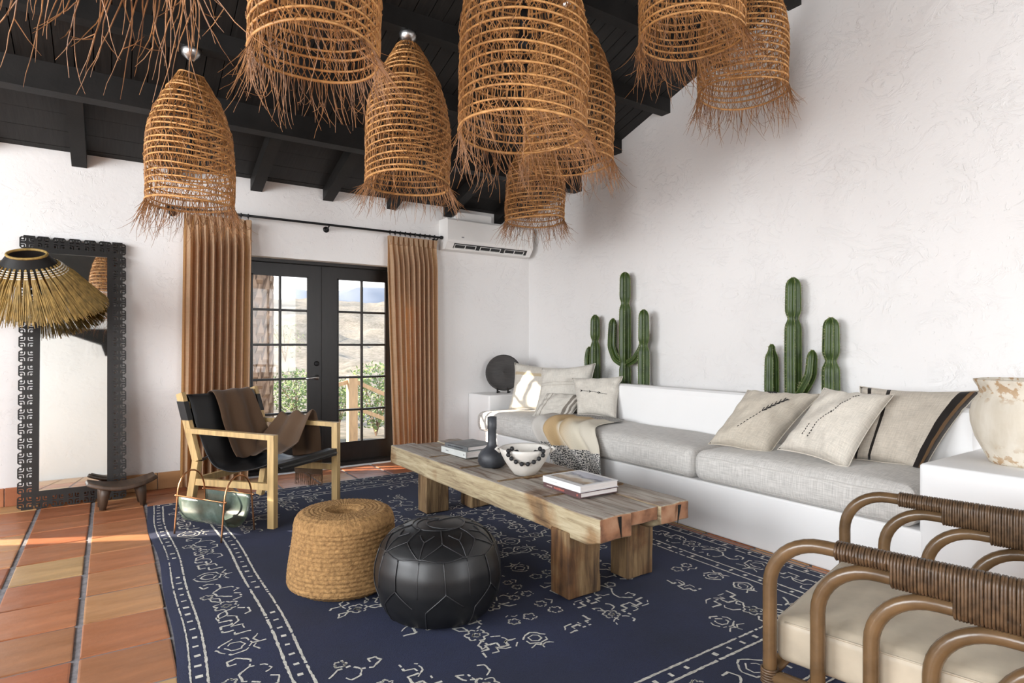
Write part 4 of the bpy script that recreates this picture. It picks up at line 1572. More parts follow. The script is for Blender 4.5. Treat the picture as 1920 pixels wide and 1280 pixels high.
def press(q):
    """move a point of a pillow out of the pillows, seat and backrest it leans on"""
    for bv, d in PRESSED:
        a = exits(bv, q, d)
        if a is not None:
            c = exits(bv, q, -d)
            q = q + d * (a + .003) if c is None or a < c else q - d * (c + .003)
    q.x = min(q.x, 3.850 + max(0, q.z - .874) * 3)
    if q.y < 1.29 and q.z < .66:
        q.y = 1.29
    h = SEAT.ray_cast(Vector((q.x, q.y, .78)), Vector((0, 0, -1)))
    if h[0] is not None and q.z < h[0].z + .002:
        q.z = h[0].z + .002
    return q


def pillow(label, cs, T, m, seed, concave=.10, extra=None, group='pillows on the bench'):
    """cushion stretched between four corner points: bottom-left, bottom-right, top-right, top-left as the viewer sees them"""
    bl, br, tr, tl = cs
    ctr = (bl + br + tr + tl) / 4
    nrm = (br - bl).cross(tl - bl).normalized()
    if nrm.dot(Vector((0, 0, EYE)) - ctr) < 0:
        nrm = -nrm
    N = 26
    t = thing('throw_pillow', label, 'pillow', ctr, group=group)

    cache = {}

    def P(u, v, side):
        key = (round(u, 5), round(v, 5), side)
        if key not in cache:
            cache[key] = press(P0(u, v, side) + ctr) - ctr
        return cache[key].copy()

    def P0(u, v, side):
        s, q = 2 * u - 1, 2 * v - 1
        s2, q2 = s * (1 - concave * (1 - q * q)), q * (1 - concave * (1 - s * s))
        u2, v2 = (s2 + 1) / 2, (q2 + 1) / 2
        p = bl * (1 - u2) * (1 - v2) + br * u2 * (1 - v2) + tr * u2 * v2 + tl * (1 - u2) * v2 - ctr
        k = max(0, (1 - s * s) * (1 - q * q))
        h = T / 2 * k ** .38
        wr = (.016 * fbm((s * 1.9 + seed, q * 1.9, side), 3) + .007 * math.sin(5 * s * q * 3 + seed) * (1 - k)) * min(1, k * 5) + .006 * math.sin(7 * (s + q) + seed) * k ** .3 * (s * s * q * q)
        return p + nrm * ((h if side > 0 else -.45 * h) + wr)
    b = MB()
    b.grid(lambda u, v: P(u, v, 1), N, N)
    b.grid(lambda u, v: P(1 - u, v, -1), N, N)
    me = b.mesh('pillow_cover', m, True)
    bm = bmesh.new()
    bm.from_mesh(me)
    bmesh.ops.remove_doubles(bm, verts=bm.verts, dist=1e-4)
    bm.to_mesh(me)
    bm.free()
    o = link('pillow_cover', me, t)
    rim = [P(i / N, 0, 1) for i in range(N)] + [P(1, i / N, 1) for i in range(N)] + [P(1 - i / N, 1, 1) for i in range(N)] + [P(0, 1 - i / N, 1) for i in range(N)]
    MB().tube(rim, .0035, 5, True).build('edge_seam', m, t, True)
    PRESSED.append((world_bvh([o]), nrm))
    if extra:
        for nm, strokes, rad, mm in extra:
            e = MB()
            for st_ in strokes:
                pts = []
                for (ua, va), (ub, vb) in zip(st_, st_[1:]):
                    pts += [P(ua + (ub - ua) * i / 3, va + (vb - va) * i / 3, 1) + nrm * .0012 for i in range(3)]
                pts.append(P(st_[-1][0], st_[-1][1], 1) + nrm * .0012)
                e.tube(pts, rad, 4)
            tag(e.build(nm, mm, t), kind='stuff')
    return t


def dashes(a, c, n, duty=.55):
    out = []
    for i in range(n):
        u0, u1 = i / n, (i + duty) / n
        out.append([(a[0] + (c[0] - a[0]) * u0, a[1] + (c[1] - a[1]) * u0), (a[0] + (c[0] - a[0]) * u1, a[1] + (c[1] - a[1]) * u1)])
    return out


def px4(p0, n, *c):
    return [pixpl(x, y, p0, n) for x, y in c]


CRM = (0.67, 0.63, 0.56)
m1 = uv_bands(cloth('cream_hemp_band', CRM, 115, .13), 'Y', [(0, None), (.73, (.50, .41, .28)), (.80, None)])
m2 = uv_bands(cloth('cream_hemp_lines', (.70, .665, .60), 115, .13), 'Y', [(0, None), (.55, (.50, .46, .40)), (.565, None), (.62, (.50, .46, .40)), (.635, None)])
m3 = cloth('cream_hemp', (.69, .65, .58), 115, .13)
m4 = uv_bands(cloth('grey_striped_hemp', (.64, .605, .545), 115, .13), 'X', [(0, None), (.08, (.30, .27, .23)), (.10, None), (.18, (.30, .27, .23)), (.21, None), (.74, (.20, .175, .15)), (.82, None), (.87, (.20, .175, .15)), (.93, None)])
m5 = cloth('beige_hemp', (.60, .54, .45), 105, .14)
m6 = cloth('ivory_hemp', (.68, .63, .55), 105, .14)
m7 = uv_bands(cloth('dark_banded_hemp', (.58, .52, .44), 105, .14), 'X', [(0, None), (.075, (.018, .014, .012)), (.110, None), (.26, (.018, .014, .012)), (.295, None), (.86, (.018, .014, .012)), (.935, (.16, .09, .04)), (.965, (.03, .02, .015))], .008)

pillow('cream pillow with a beige band, leaning in the corner by the dark disc',
       px4((3.50, 5.16, .57), (-.80, -.50, .33), (953, 768), (1066, 776), (1074, 690), (965, 680)), 0.20, m1, 1)
pillow('cream pillow with two faint lines, between the corner pillow and the embroidered one',
       px4((3.48, 4.72, .57), (-.76, -.55, .36), (1002, 775), (1106, 782), (1117, 681), (1015, 690)), 0.20, m2, 2)
ar = dashes((.18, .58), (.82, .50), 16, .75)
for k in (.20, .42, .64):
    ar += [[(k - .035, .63 - k * .12), (k + .02, .605 - k * .125)], [(k - .035, .575 - k * .12), (k + .02, .605 - k * .125)]]
pillow('cream pillow embroidered with a dark arrow line, above the throw',
       px4((3.66, 4.10, .57), (-.80, -.45, .40), (1083, 778), (1155, 786), (1168, 705), (1072, 708)), 0.19, m3, 3, extra=[('embroidery', ar, .0022, MT['black_thread'])])
pillow('small lumbar pillow with grey stripes lying in front of the cream pillows',
       px4((3.42, 4.48, .57), (-.66, -.55, .50), (998, 780), (1066, 786), (1101, 741), (1026, 737)), .15, m4, 4, .03)
fern = dashes((.36, .22), (.56, .52), 8)
fern += [[(.56, .52), (.74, .80)]]
for k in range(6):
    u, v = .56 + .03 * k, .52 + .047 * k
    fern += [[(u, v), (u - .015, v + .07)], [(u, v), (u + .055, v + .035)]]
fern += [[(.36, .93), (.50, .93)], [(.40, .90), (.46, .965)], [(.40, .965), (.46, .90)], [(.43, .89), (.43, .97)]]
pillow('beige pillow embroidered with a dark fern sprig, left of the three',
       px4((3.42, 2.20, .56), (-.74, -.30, .60), (1328, 832), (1438, 858), (1542, 738), (1402, 731)), 0.22, m5, 5, extra=[('embroidery', fern, .0025, MT['black_thread'])])
dl = dashes((.33, .18), (.36, .40), 6) + dashes((.36, .40), (.44, .52), 4) + dashes((.44, .52), (.46, .60), 2) + dashes((.46, .55), (.52, .72), 5) + dashes((.52, .72), (.60, .82), 4) + dashes((.24, .20), (.26, .36), 5) + dashes((.60, .84), (.66, .90), 3)
pillow('ivory pillow with stitched zigzag lines, middle of the three on the right',
       px4((3.31, 1.84, .56), (-.80, -.24, .54), (1458, 842), (1588, 882), (1676, 740), (1545, 727)), 0.22, m6, 6, extra=[('embroidery', dl, .0022, MT['black_thread'])])
pillow('beige pillow with black woven bands at both ends, beside the clay jar',
       px4((3.66, 1.50, .56), (-.86, -.30, .40), (1592, 860), (1726, 892), (1840, 732), (1612, 724)), 0.22, m7, 7)

# ------------------------------------------------------------------ cacti in the trough behind the backrest
def column(b, ribs, pts, rads, n=6, seg=36):
    pts = [Vector(p) for p in pts]
    n0 = len(b.v)
    prev = None
    lines = [[] for _ in range(n)]
    for i, p in enumerate(pts):
        t = (pts[min(i + 1, len(pts) - 1)] - pts[max(i - 1, 0)]).normalized()
        if prev is None:
            nr = t.cross(Vector((0.3, 1, 0))).normalized()
        else:
            nr = (prev - t * prev.dot(t)).normalized()
        prev = nr
        bi = t.cross(nr)
        for s in range(seg):
            a = 2 * PI * s / seg
            k = abs(((a * n / (2 * PI)) % 1) - .5) * 2          # 1 at the rib, 0 in the groove
            r = rads[i] * (.66 + .34 * k ** .8)
            b.v.append(tuple(p + (nr * math.cos(a) + bi * math.sin(a)) * r))
        for q in range(n):
            a = 2 * PI * q / n
            d = nr * math.cos(a) + bi * math.sin(a)
            lines[q].append((p + d * rads[i], d))
    for i in range(len(pts) - 1):
        for s in range(seg):
            t2 = (s + 1) % seg
            b._face((n0 + i * seg + s, n0 + i * seg + t2, n0 + (i + 1) * seg + t2, n0 + (i + 1) * seg + s))
    b._face([n0 + (len(pts) - 1) * seg + s for s in range(seg)])
    ribs += lines


def cactus(label, y, zt, r, arms=(), waist=None, x=4.115, seed=0, extra=()):
    t = thing('cactus', label, 'cactus', (x, y, .69), group='cacti behind the bench back')
    g = random.Random(seed)
    H = zt - .69

    def stem(name, path, rad, waists, tip=.07):
        L = [0]
        for p, q in zip(path, path[1:]):
            L.append(L[-1] + (Vector(q) - Vector(p)).length)
        N = max(14, int(L[-1] / .02))
        pts, rs = [], []
        for i in range(N + 1):
            s = L[-1] * i / N
            j = max(k for k in range(len(L)) if L[k] <= s + 1e-9)
            j = min(j, len(path) - 2)
            f = (s - L[j]) / (L[j + 1] - L[j])
            pts.append(Vector(path[j]).lerp(Vector(path[j + 1]), f))
            k = 1.0
            for wz, ws in waists:
                k *= 1 - ws * math.exp(-((s - wz) / .035) ** 2)
            rem = L[-1] - s
            if rem < tip:
                k *= math.sqrt(max(.03, 1 - (1 - rem / tip) ** 2))
            k *= .9 + .1 * math.sin(PI * min(1, s / L[-1]) + .3)
            rs.append(rad * k)
        for it in range(2):
            pts = [pts[0]] + [(pts[i - 1] + pts[i] * 2 + pts[i + 1]) / 4 for i in range(1, len(pts) - 1)] + [pts[-1]]
        b, ribs = MB(), []
        column(b, ribs, pts, rs)
        o = b.build(name, MT['cactus'], t, True)
        rb, sp = MB(), MB()
        for ln in ribs:
            rb.tube([p for p, d in ln], .0032, 4, caps=False)
            for p, d in ln[::1]:
                if g.random() < .7:
                    for q in range(2):
                        e = (d + Vector((g.uniform(-.6, .6), g.uniform(-.6, .6), g.uniform(-.5, .6)))).normalized()
                        sp.tube([p, p + e * g.uniform(.010, .018)], [.0011, .0003], 3, caps=False)
        rb.build('rib_edges', MT['cactus_rib'], o, True)
        tag(sp.build('spines', MT['spine'], o), kind='stuff')
    stem('stem', [(0, 0, 0), (.004, .004, H * .5), (0, 0, H)], r, waist or [])
    for path, rad, wst in arms:
        stem('arm', path, rad, wst)
    return t


def zc(px, py, X=4.115):
    return pix(px, py, X=X)


c = zc(1172, 510)
cactus('tallest cactus of the left group, with two upturned arms', c.y, c.z, .062, seed=1, waist=[(c.z - .69 - .30, .32), (.36, .22)],
       arms=[([(0, .03, .36), (-.01, .11, .40), (-.01, .17, .52), (0, .175, .66), (0, .165, .80)], .043, []),
             ([(0, -.03, .36), (.012, -.12, .40), (.026, -.19, .50), (.034, -.235, .66)], .034, [])])
c2 = zc(1116, 590)
cactus('forked cactus of the left group, nearest the corner pillows', c2.y, c2.z, .055, seed=2, waist=[(c2.z - .69 - .27, .38)],
       arms=[([(0, .05, .0), (0, .10, .2), (0, .115, .40), (0, .09, .52)], .038, [])])
c3 = zc(1207, 580, 4.065)
cactus('single waisted cactus at the right of the left group', c3.y, c3.z, .057, seed=3, waist=[(c3.z - .69 - .33, .36)], x=4.065)
c4 = zc(1447, 645)
cactus('short stubby cactus at the left of the right group', c4.y, c4.z, .052, seed=4, waist=[(c4.z - .69 - .045, .45), (.13, .3)])
c5 = zc(1487, 520)
cactus('tallest cactus of the right group, with one upturned arm', c5.y, c5.z, .058, seed=5, waist=[(c5.z - .69 - .30, .36)],
       arms=[([(0, -.03, .16), (-.005, -.08, .22), (-.005, -.135, .32), (0, -.145, .50)], .038, [])])
c6 = zc(1558, 595)
cactus('single waisted cactus at the right end, behind the ivory pillow', c6.y, c6.z, .056, seed=6, waist=[(c6.z - .69 - .30, .40)])

# ------------------------------------------------------------------ dark disc on the corner block, clay jar on the near block
dc = pix(944, 706, X=3.70)
disc = thing('carved_disc', 'dark round wooden disc propped on a stand in the corner', 'ornament', (dc.x, dc.y, 0.685))
R0 = .205
b = MB()
b.lathe([(0, -.018), (R0 * .97, -.018), (R0, -.008), (R0, .008), (R0 * .96, .018), (R0 * .9, .012), (R0 * .5, .014), (R0 * .12, .016), (.0, .022)], 48)
d = b.build('disc', MT['disc_wood'], disc, True, (0, 0, R0 + .025))
d.rotation_euler = Vector((-.62, -.76, .12)).to_track_quat('Z', 'Y').to_euler()
b = MB()
for s in (-1, 1):
    ax_ = Vector((.76, -.62, 0)) * s * .06
    b.tube([ax_ + Vector((-.06, -.07, .008)), ax_ + Vector((-.045, -.055, .05)), ax_ + Vector((-.02, -.02, .012)), ax_ + Vector((.05, .05, .008))], .009, 6)
    b.tube([ax_ + Vector((-.055, -.065, .03)), ax_ + Vector((-.075, -.09, .06))], .008, 6)
b.build('stand', MT['disc_wood'], disc, True)

jar = thing('clay_jar', 'large bleached clay jar with chipped rim on the near end of the bench', 'jar', (3.62, 0.99, 0.655))
b = MB()
gj = random.Random(4)
b.lathe([(.0, 0), (.135, 0), (.145, .015), (.165, .06), (.195, .12), (.213, .19), (.216, .24), (.205, .29), (.183, .325), (.176, .345), (.182, .365), (.198, .392), (.200, .402), (.186, .405), (.170, .385),
         (.160, .35), (.18, .30), (.19, .22), (.15, .08), (.0, .03)], 64, rfun=lambda a, t: 1 + .012 * math.sin(2 * a + 1) + .008 * math.sin(9 * a + t * 5) * (t > .4))
b.build('body', MT['jar'], jar, True)

# ------------------------------------------------------------------ low table of old timber beams
table = thing('coffee_table', 'low heavy table of weathered reclaimed timber beams on block legs', 'table', (0, 0, 0))
TZ = .448


def timber(name, a, c, m, parent, seed, amp=.006, n=(3, 26, 3), r=.010, ends=True, undercut=0.0):
    def fn(p):
        q = fbm((p.x * 6 + seed, p.y * 2.2, p.z * 6), 4)
        d = Vector((q, fbm((p.y * 2 + seed, p.z * 5, 3), 3), fbm((p.x * 7, p.y * 2.4, seed + 9), 3))) * amp
        if undercut and p.z < (a[2] + c[2]) / 2:
            e = min(p.y - a[1], 9)
            d.z += undercut * (1 - smoothstep(0, .10, e)) * (1 - smoothstep(0, .09, p.z - a[2])) * .5
        return p + d
    bm = rounded(a, c, r, n, fn)
    bm.normal_update()
    for f in bm.faces:
        f.smooth = True
        if ends and abs(f.normal.y) > .8:
            f.material_index = 1
            f.smooth = False
        elif f.normal.z > .75 and name != 'leg':
            f.material_index = 2
    return bm_obj(name, bm, [m, MT['timber_end'] if ends else m, MT['timber_top'] if name != 'leg' else m], parent)


timber('beam', (1.800, 1.975, .312), (2.000, 4.36, TZ), MT['timber'], table, 1, n=(6, 90, 5), undercut=.05)
timber('beam', (2.205, 1.985, .318), (2.412, 4.38, TZ - .002), MT['timber'], table, 5, n=(6, 90, 5), undercut=.07)
ys = [2.00, 2.43, 2.86, 3.30, 3.74, 4.36]
for k, (a, c) in enumerate(zip(ys, ys[1:])):
    timber('plank', (2.002, a + .004, .375), (2.203, c - .004, TZ - .008 - .002 * (k % 2)), MT['timber_top'], table, 11 + k, .003, (5, 16, 2), .005)
for y in ys[1:-1]:
    for x0, x1 in ((1.83, 2.38),):
        MB().box((x0, y - .011, TZ - .006), (x1, y + .011, TZ + .003)).build('batten', MT['timber_leg'], table)
for (x0, z0, dx, dz) in ((1.915, TZ - .004, .012, -.10), (2.32, TZ - .01, -.014, -.09)):
    b = MB()
    b.prism([(x0 - .010, 1.972, z0), (x0 + .012, 1.972, z0), (x0 + dx, 1.972, z0 + dz)], [(x0 - .010, 1.969, z0), (x0 + .012, 1.969, z0), (x0 + dx, 1.969, z0 + dz)])
    b.build('crack', MT['black_wood'], table)
for (x0, x1, y0, y1, sd) in ((1.792, 1.995, 2.185, 2.325, 21), (2.200, 2.385, 2.205, 2.335, 22), (1.868, 2.05, 3.87, 4.01, 23), (2.215, 2.42, 3.83, 3.99, 24)):
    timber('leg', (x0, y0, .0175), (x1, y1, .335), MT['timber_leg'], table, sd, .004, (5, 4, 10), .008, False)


# ------------------------------------------------------------------ books, bottle, bowl and beads on the table
def book(name, label, x0, x1, y0, y1, z0, th, cover, rot=0.0, marks=(), group='books on the low table', photo=False):
    cx, cy = (x0 + x1) / 2, (y0 + y1) / 2
    t = thing(name, label, 'book', (cx, cy, z0), rot, group)
    hx, hy = (x1 - x0) / 2, (y1 - y0) / 2
    c = .003
    rbox('pages', (-hx + .006, -hy + .004, c), (hx - .004, hy - .004, th - c), MT['paper'], t, .0015, 1)
    rbox('back_cover', (-hx, -hy, 0), (hx, hy, c), cover, t, .001, 1)
    rbox('front_cover', (-hx, -hy, th - c), (hx, hy, th), cover, t, .001, 1)
    rbox('spine', (-hx - .001, -hy, .0), (-hx + .006, hy, th), cover, t, .002, 2)
    if photo:
        MB().grid(lambda u, v: (-hx + .035 + (2 * hx - .06) * u, -hy + .02 + (2 * hy - .04) * v, th + .0004), 4, 4).build('cover_photo', MT['print'], t)
    for y, L, hgt, mm in marks:
        e = MB()
        gm = random.Random(int(abs(y) * 1000) + 3)
        q = 0
        while q < L:
            w_ = gm.uniform(.003, .008)
            e.box((-hx - .0022, y - q - w_, th * .5 - hgt / 2 * gm.uniform(.6, 1)), (-hx - .001, y - q, th * .5 + hgt / 2 * gm.uniform(.6, 1)))
            q += w_ + .0025
        e.build('spine_lettering', mm, t)
    return t


book('book', 'thick maroon book, lower of the pair at the near end of the table', 1.957, 2.213, 2.287, 2.600, TZ + .004, .027, MT['maroon_cover'], R(-1),
     [(.125, .045, .006, MT['tan_ink']), (.06, .085, .011, MT['red_ink']), (-.128, .014, .012, MT['red_ink'])])
book('book', 'white photo book lying on the maroon one', 1.955, 2.218, 2.290, 2.602, TZ + .0315, .034, MT['white_cover'], R(0), [(.09, .06, .004, MT['pale_cover'])], photo=True)
book('book', 'pale grey book, lower of the pair at the far end of the table', 1.995, 2.26, 3.545, 3.875, TZ + .004, .043, MT['pale_cover'], R(3),
     [(.10, .03, .010, MT['grey_ink']), (-.135, .010, .014, MT['grey_ink'])])
book('book', 'slate grey book lying on the pale one beside the bottle', 2.01, 2.255, 3.565, 3.845, TZ + .0475, .030, MT['grey_cover'], R(6), [(.10, .19, .008, MT['slate'])])

vase = thing('bottle_vase', 'charcoal clay bottle with a tall neck beside the white bowl', 'vase', (2.03, 3.245, TZ - .004))
b = MB()
b.lathe([(0, 0), (.062, 0), (.080, .012), (.092, .04), (.088, .075), (.070, .105), (.042, .125), (.031, .14), (.028, .17), (.027, .235), (.030, .245), (.030, .320), (.022, .322), (.02, .25), (0, .24)], 40)
b.build('body', MT['slate'], vase, True)

bowl = thing('white_bowl', 'white resin bowl with a string of black beads over its rim', 'bowl', (2.075, 2.94, TZ - .004))
b = MB()
b.lathe([(0, 0), (.055, 0), (.068, .006), (.095, .04), (.125, .085), (.148, .13), (.158, .160), (.152, .165), (.144, .158), (.118, .095), (.08, .045), (.0, .028)], 56,
        rfun=lambda a, t: 1 + .015 * math.sin(2 * a) + .006 * math.sin(5 * a))
b.build('body', MT['bowl'], bowl, True)
for s in (-1, 1):
    a = math.atan2(-.5585, .8295) + (0 if s > 0 else PI)
    MB().tube([(.150 * math.cos(a), .150 * math.sin(a), .135), (.176 * math.cos(a), .176 * math.sin(a), .155), (.158 * math.cos(a), .158 * math.sin(a), .167)], .010, 8).build('lug', MT['bowl'], bowl, True)
beads = thing('bead_string', 'string of fuzzy black beads hanging over the bowl rim', 'beads', (2.075, 2.94, TZ - .004))
av = math.atan2(-2.94, -2.075)
lp = []
for da, z, ro in ((-.36, .125, .118), (-.50, .150, .136), (-.60, .172, .150), (-.66, .160, .168), (-.62, .138, .170), (-.50, .118, .158), (-.32, .100, .152), (-.10, .088, .146), (.13, .088, .146), (.34, .100, .152),
                  (.50, .118, .158), (.58, .140, .170), (.60, .162, .168), (.52, .174, .150), (.40, .152, .136)):
    a = av - da
    ro += .008 if z < .150 and ro > .14 else (.004 if ro > .14 else -.010)
    lp.append(Vector((ro * math.cos(a), ro * math.sin(a), z + .004)))
b = MB()
b.tube(lp, .002, 4)
b.build('string', MT['black_thread'], beads)
for k, p in enumerate(lp):
    b = MB()
    b.lathe([(0, -.0135), (.008, -.011), (.0128, -.004), (.0128, .004), (.008, .011), (0, .0135)], 12)
    b.build('bead', MT['bead'], beads, True, p)

# ------------------------------------------------------------------ poufs
pf = thing('jute_pouf', 'round braided jute pouf behind the black leather one', 'pouf', (0.985, 2.985, .012))
prof = []
rows = 17
for i in range(rows * 6 + 1):
    s = i / 6
    t = s / rows
    r = .272 - .030 * smoothstep(.15, 1, t) - .05 * smoothstep(0.12, 0, t)
    prof.append((r + .0045 * abs(math.sin(PI * s)), .004 + .325 * t))
for i in range(1, 12 * 6 + 1):
    s = i / 6
    an = min(1, s / 3.2) * PI / 2
    if s < 3.2:
        r, z = .182 + .06 * math.cos(an), .329 + .052 * math.sin(an)
    else:
        q = (s - 3.2) / 8.8
        r, z = .182 * (1 - q) + .001, .381 - .050 * smoothstep(.45, .95, q)
    prof.append((max(.0005, r), z + .0028 * abs(math.sin(PI * s))))
b = MB()
b.lathe(prof, 170)
b.v = [(x * k, y * k, z + .0022 * math.sin(40 * z + 60 * math.atan2(y, x))) for (x, y, z) in b.v for k in (1 + .010 * abs(math.sin(42 * math.atan2(y, x) + 210 * (z + math.hypot(x, y)))),)]
b.build('braid', MT['jute'], pf, True)

lpf = thing('leather_pouf', 'round black leather pouf with stitched panels, in front of the jute one', 'pouf', (1.247, 2.455, .0145))
LR, LH = .288, .405


def lp_r(z):
    t = z / LH
    return LR * (.80 + .20 * math.sin(PI * min(1, max(0, t * .94 + .06))) ** .7) if t < .76 else None


def lp_prof(s):
    """profile by s 0..1: side then top"""
    tab = [(0, .185, 0), (.05, .232, .010), (.15, .266, .07), (.30, .287, .16), (.42, .285, .23), (.55, .262, .305), (.66, .222, .350), (.78, .165, .380), (.88, .105, .395), (.95, .055, .402), (1, .0, .405)]
    for (a, r0, z0), (c, r1, z1) in zip(tab, tab[1:]):
        if s <= c:
            f = (s - a) / (c - a)
            return r0 + (r1 - r0) * f, z0 + (z1 - z0) * f
    return 0, LH


pr_ = [lp_prof(i / 60) for i in range(61)]
for it in range(3):
    pr_ = [pr_[0]] + [((pr_[i - 1][0] + 2 * pr_[i][0] + pr_[i + 1][0]) / 4, (pr_[i - 1][1] + 2 * pr_[i][1] + pr_[i + 1][1]) / 4) for i in range(1, 60)] + [pr_[-1]]


def lp_pt(s, a, off=.0015):
    k = s * 60
    i = min(59, int(k))
    f = k - i
    r = pr_[i][0] + (pr_[i + 1][0] - pr_[i][0]) * f + off
    z = pr_[i][1] + (pr_[i + 1][1] - pr_[i][1]) * f + (off if s > .6 else 0)
    return Vector((r * math.cos(a), r * math.sin(a), z))


b = MB()
b.lathe(pr_, 72, rfun=lambda a, t: 1 + .006 * math.cos(8 * a) * math.sin(PI * min(1, t * 1.4)))
b.build('body', MT['leather'], lpf, True)


def lp_seam(path, r=.0028):
    pts = []
    for (s0, a0), (s1, a1) in zip(path, path[1:]):
        pts += [lp_pt(s0 + (s1 - s0) * i / 10, a0 + (a1 - a0) * i / 10) for i in range(10)]
    pts.append(lp_pt(*path[-1]))
    MB().tube(pts, r, 5).build('piping', MT['leather_edge'], lpf, True)


N8 = 8
lp_seam([(.86, 2 * PI * i / 24) for i in range(25)])
for k in range(2):
    lp_seam([(.86, k * PI / 2 + .3), (.999, k * PI / 2 + .3), (.86, k * PI / 2 + .3 + PI)])
lp_seam([(.56 + .012 * math.cos(N8 * 2 * PI * i / 64), 2 * PI * i / 64) for i in range(65)])
for k in range(N8):
    a0, a1, am = 2 * PI * k / N8, 2 * PI * (k + 1) / N8, 2 * PI * (k + .5) / N8
    lp_seam([(.56, a0), (.70, am), (.56, a1)])
    lp_seam([(.70, am), (.86, am)])
    lp_seam([(.56, a0), (.72, a0), (.79, a0 + .2), ])
    lp_seam([(.72, a0), (.79, a0 - .2)])
    lp_seam([(.55, am), (.33, am + .03), (.20, a0 + .12), (.02, a0 + .10)])
    lp_seam([(.33, am + .03), (.22, a1 - .08)])
    lp_seam([(.55, a0), (.30, a0)])

# ------------------------------------------------------------------ sling chair with its brown blanket
CH = thing('sling_chair', 'oak armchair with a black leather sling seat by the glazed door', 'chair', (0.965, 4.632, .0), math.atan2(.608, .794))
CW, CD = .35, .33


def stick(name, p, q, w, d, m=None, parent=None):
    """square timber between two points"""
    p, q = Vector(p), Vector(q)
    t = (q - p).normalized()
    sx_ = Vector((1, 0, 0)) if abs(t.x) < .8 else Vector((0, 1, 0))
    s1 = (sx_ - t * sx_.dot(t)).normalized()
    s2 = t.cross(s1)
    r = [s1 * w / 2 + s2 * d / 2, -s1 * w / 2 + s2 * d / 2, -s1 * w / 2 - s2 * d / 2, s1 * w / 2 - s2 * d / 2]
    return MB().prism([p + e for e in r], [q + e for e in r]).build(name, m or MT['oak'], parent or CH)


for s in (-1, 1):
    stick('leg', (s * CW, -CD, .0135), (s * CW, -CD, .610), .042, .050)
    stick('leg', (s * CW, CD + .06, .0175), (s * CW, CD - .02, .42), .040, .052)
    stick('back_post', (s * CW, CD - .02, .42), (s * CW, CD + .13, .885), .034, .055)
    stick('armrest', (s * CW, -CD - .025, .612), (s * CW, CD + .06, .628), .044, .034)
    stick('side_rail', (s * CW, -CD + .02, .285), (s * CW, CD, .275), .030, .045)
stick('seat_rail', (-CW + .02, -CD, .405), (CW - .02, -CD, .405), .044, .052, MT['leather'])
stick('back_rail', (-CW, CD + .04, .27), (CW, CD + .04, .27), .030, .045)
stick('top_rail', (-CW, CD + .10, .80), (CW, CD + .10, .80), .022, .05)


def sling_sec(v):
    tab = [(0, .42, .60), (.04, .455, .74), (.10, .458, .865), (.14, .44, .878), (.18, .425, .86), (.35, .36, .66), (.5, .27, .46), (.60, .20, .375), (.72, .06, .345), (.85, -.13, .375), (.94, -.30, .432), (.962, -.348, .448), (.975, -.368, .436), (1.0, -.368, .372)]
    for (a, y0, z0), (c, y1, z1) in zip(tab, tab[1:]):
        if v <= c:
            f = (v - a) / (c - a)
            return y0 + (y1 - y0) * f, z0 + (z1 - z0) * f
    return tab[-1][1:]


def sling_pt(u, v, off=0.0):
    y, z = sling_sec(v)
    y2, z2 = sling_sec(min(1, v + .03))
    y0, z0 = sling_sec(max(0, v - .03))
    y, z = (y0 + y + y2) / 3, (z0 + z + z2) / 3
    t = Vector((0, y2 - y0, z2 - z0)).normalized()
    n = Vector((0, t.z, -t.y))
    if v > .12 and n.z < 0 and n.y > 0:
        n = -n
    x = (-.315 + .63 * u)
    sag = -.018 * (1 - (2 * u - 1) ** 2) * (1 if .3 < v < .93 else .3)
    return Vector((x, y, z + sag)) + n * off


b = MB()
b.grid(lambda u, v: sling_pt(u, v), 16, 60)
o = b.build('sling', MT['leather'], CH, True)
so = o.modifiers.new('thickness', 'SOLIDIFY')
so.thickness = .006
for s in (-1, 1):
    b = MB()
    for (z0, z1) in ((.70, .83),):
        f0, f1 = (z0 - .42) / .465, (z1 - .42) / .465
        ya, yb = CD - .02 + .15 * f0, CD - .02 + .15 * f1
        b.prism([(s * CW - .021, ya - .032, z0), (s * CW + .021, ya - .032, z0), (s * CW + .021, ya + .032, z0), (s * CW - .021, ya + .032, z0)],
                [(s * CW - .021, yb - .032, z1), (s * CW + .021, yb - .032, z1), (s * CW + .021, yb + .032, z1), (s * CW - .021, yb + .032, z1)])
    b.build('leather_cuff', MT['leather'], CH)
    b = MB()
    b.tube([(s * CW, CD - .0, .40), (s * .31, .27, .43)], .005, 5)
    b.tube([(s * CW, CD - .0, .41), (s * .31, .25, .45)], .005, 5)
    b.build('tie_cord', MT['leather'], CH)

blanket = thing('brown_throw', 'brown wool blanket draped over the chair back and right arm', 'blanket', (0.965, 4.632, .0), math.atan2(.608, .794))


def bl_pt(u, v):
    """back part: over the top rail and down into the seat"""
    w0, w1 = -.10, .255
    vv = .03 + .55 * v
    p = sling_pt(.5, vv, .0)
    f = .5 + .5 * math.sin(u * 13 + 1.5 * v)
    x = w0 + (w1 - w0) * u + .08 * v * (u - .3)
    q = sling_pt((x + .315) / .63, vv, .012 + .034 * f * smoothstep(.05, .5, v))
    if v < .2:
        q.y += .012
    return q


